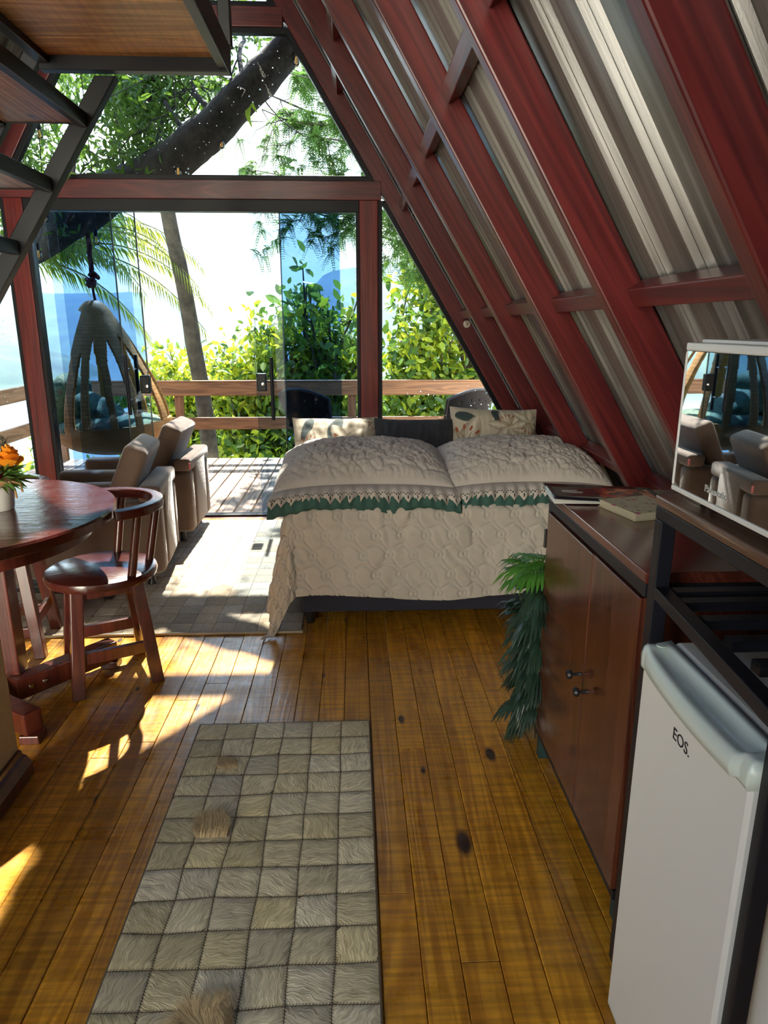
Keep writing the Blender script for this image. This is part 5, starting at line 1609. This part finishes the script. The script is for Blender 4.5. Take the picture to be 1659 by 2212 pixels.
palm('palm_tree', 'second low palm tuft beyond the middle of the egg chair', (-2.3, 10.8, -2.6), (-2.4, 10.6, .35),
     [(a, e, .8) for a, e in ((0, 1.1), (1.2, .9), (2.2, 1.2), (3.3, .9), (4.4, 1.1), (5.4, 1.2), (.4, 1.4))], 8, .24, L_BROAD, .05)

# shrubs and trees below and beyond the railing
shrub('broadleaf_tree', 'dark broad-leaved tree in the middle beyond the tinted pane', 'tree', (-.3, 9.6, -3), (-.42, 9.6, 1.25), (.75, .7, 1.0), [(L_DARK,), (L_YEL, .72)], 6, .16, 34, 41, r0=.12, spread_=.14, slim=.5)
shrub('yellow_green_tree', 'yellow-green sunlit tree between the slender trunk and the tinted pane', 'tree', (-1.25, 9.4, -3), (-1.25, 9.4, .75), (.62, .6, .85), [(L_YEL,), (L_BROAD, .75)], 9, .14, 30, 42, r0=.05, spread_=.14)
shrub('yellow_green_tree', 'tall leafy tree filling the triangular side window', 'tree', (1.0, 9.3, -3), (.98, 9.3, 1.15), (.85, .7, 1.25), [(L_YEL,), (L_BROAD, .5)], 9, .14, 42, 43, r0=.06, spread_=.15, bark=BARKM)
shrub('yellow_green_bush', 'bright yellow-green bush around the foot of the slender trunk', 'bush', (-1.9, 9.8, -3), (-1.95, 9.8, .55), (.6, .6, .75), [(L_YEL,), (L_BROAD, .8)], 9, .13, 26, 44, spread_=.14)
shrub('yellow_green_bush', 'yellow-green bush between the egg chair and the slender trunk', 'bush', (-2.55, 9.7, -3), (-2.5, 9.7, .35), (.55, .5, .85), [(L_YEL,), (L_BROAD, .75)], 9, .13, 28, 51, spread_=.14)
shrub('green_bush', 'green bush under the railing behind the wicker armchairs', 'bush', (.1, 8.9, -3), (.1, 8.9, -.05), (.8, .5, .65), [(L_BROAD,), (L_YEL, .5)], 8, .13, 28, 45, spread_=.15)
shrub('green_bush', 'green bush under the railing left of the wicker armchairs', 'bush', (-.95, 8.8, -3), (-.95, 8.8, -.1), (.7, .5, .65), [(L_BROAD,), (L_YEL, .5)], 8, .13, 28, 46, spread_=.15)
shrub('green_bush', 'green bush below the egg chair beyond the railing', 'bush', (-2.35, 9.0, -3), (-2.35, 9.0, -.45), (.75, .5, .55), [(L_BROAD,), (L_YEL, .55)], 8, .13, 24, 47, spread_=.15)
shrub('green_bush', 'green bush at the far right below the railing', 'bush', (1.6, 8.9, -3), (1.6, 8.9, .0), (.8, .5, .7), [(L_BROAD,), (L_YEL, .5)], 8, .13, 26, 48, spread_=.15)
shrub('green_bush', 'low green bush beyond the lake-side railing', 'bush', (-4.0, 8.6, -3), (-3.95, 8.6, -.55), (.6, .5, .6), [(L_BROAD,), (L_YEL, .7)], 8, .12, 18, 49, spread_=.14)
shrub('tall_tree', 'tall mossy tree with a trunk at the far corner of the side window', 'tree', (1.75, 9.0, -3), (1.6, 9.4, 3.2), (.9, .7, 1.0), [(L_BROAD,), (L_YEL, .6)], 8, .14, 26, 50, bark=BARKM, r0=.16, spread_=.16)

# ================================================================ hillside, lake and far hills in haze
def hill(name, x0, x1, y0, y1, nx, ny, fn, mat, label, cat='hill'):
    o = MB().grid(lambda u, v: (x0+(x1-x0)*u, y0+(y1-y0)*v, fn(x0+(x1-x0)*u, y0+(y1-y0)*v)), nx, ny).build(name, mat, smooth='all')
    return meta(o, label, cat, None, 'structure')
GRASSM = plain('hillside_green', (.06,.11,.02), .95, 0, 0, .5, 1.2, .6, 3)
FOREST = plain('forest_green', (.035,.065,.028), .95, 0, 0, .6, .02, .9, .05)
hill('hillside', -90, 90, 7.9, 190, 70, 60, lambda x, y: -2.75 - (y-7.9)*.40 + .5*noise.noise((x*.1, y*.1, 0)), GRASSM, 'steep green hillside falling away below the deck')
MB_l = MB().grid(lambda u, v: (-3500 + 7000*u, 120 + 3400*v, -62), 2, 2)
lake = MB_l.build('lake', plain('lake_water', (.10,.16,.17), .12, 0, 0, 0, 1, .15, .02))
meta(lake, 'pale calm lake far below beyond the egg chair', 'lake', None, 'structure')
def ridge(x, y):
    f = (y-1560)/700
    h = -64 + 175*max(0, min(1, f))**.8*(1 + .22*noise.noise((x*.0016, 1.3, 0)) + .05*noise.noise((x*.01, y*.01, 3))) 
    h += max(0, min(1, f))*(x+560)*.085*(1 if x > -560 else .1)
    h -= max(0, min(1, f))*(150 + max(0, (x+560)*.085))*exp(-((x+330)/190)**4)
    return h + 7*noise.noise((x*.03, y*.03, 2))*max(0, min(1, f*3))
hill('hill_far', -2400, 2400, 1545, 2350, 160, 40, ridge, FOREST, 'blue forested ridge across the lake')
def headland(x, y):
    d = hypot((x+520)/190, (y-930)/210)
    return -66 + 50*max(0, 1-d*d)**.8 + 4*noise.noise((x*.04, y*.04, 0))
hill('hill_near', -760, -290, 700, 1160, 60, 60, headland, FOREST, 'dark wooded headland in the lake seen past the outer left post')
HZ = bpy.data.materials.new('haze'); HZ.use_nodes = True
hn, hl = HZ.node_tree.nodes, HZ.node_tree.links; hn.clear()
ho = hn.new('ShaderNodeOutputMaterial'); hs = hn.new('ShaderNodeVolumeScatter')
hs.inputs['Color'].default_value = (.26, .50, 1.0, 1); hs.inputs['Density'].default_value = .00032; hs.inputs['Anisotropy'].default_value = 0.0
hl.new(hs.outputs[0], ho.inputs['Volume'])
hz = MB().box(-3400, 3400, 240, 2600, -61.5, 135).build('haze', HZ)
meta(hz, 'thin blue haze hanging over the lake', 'haze', None, 'stuff')
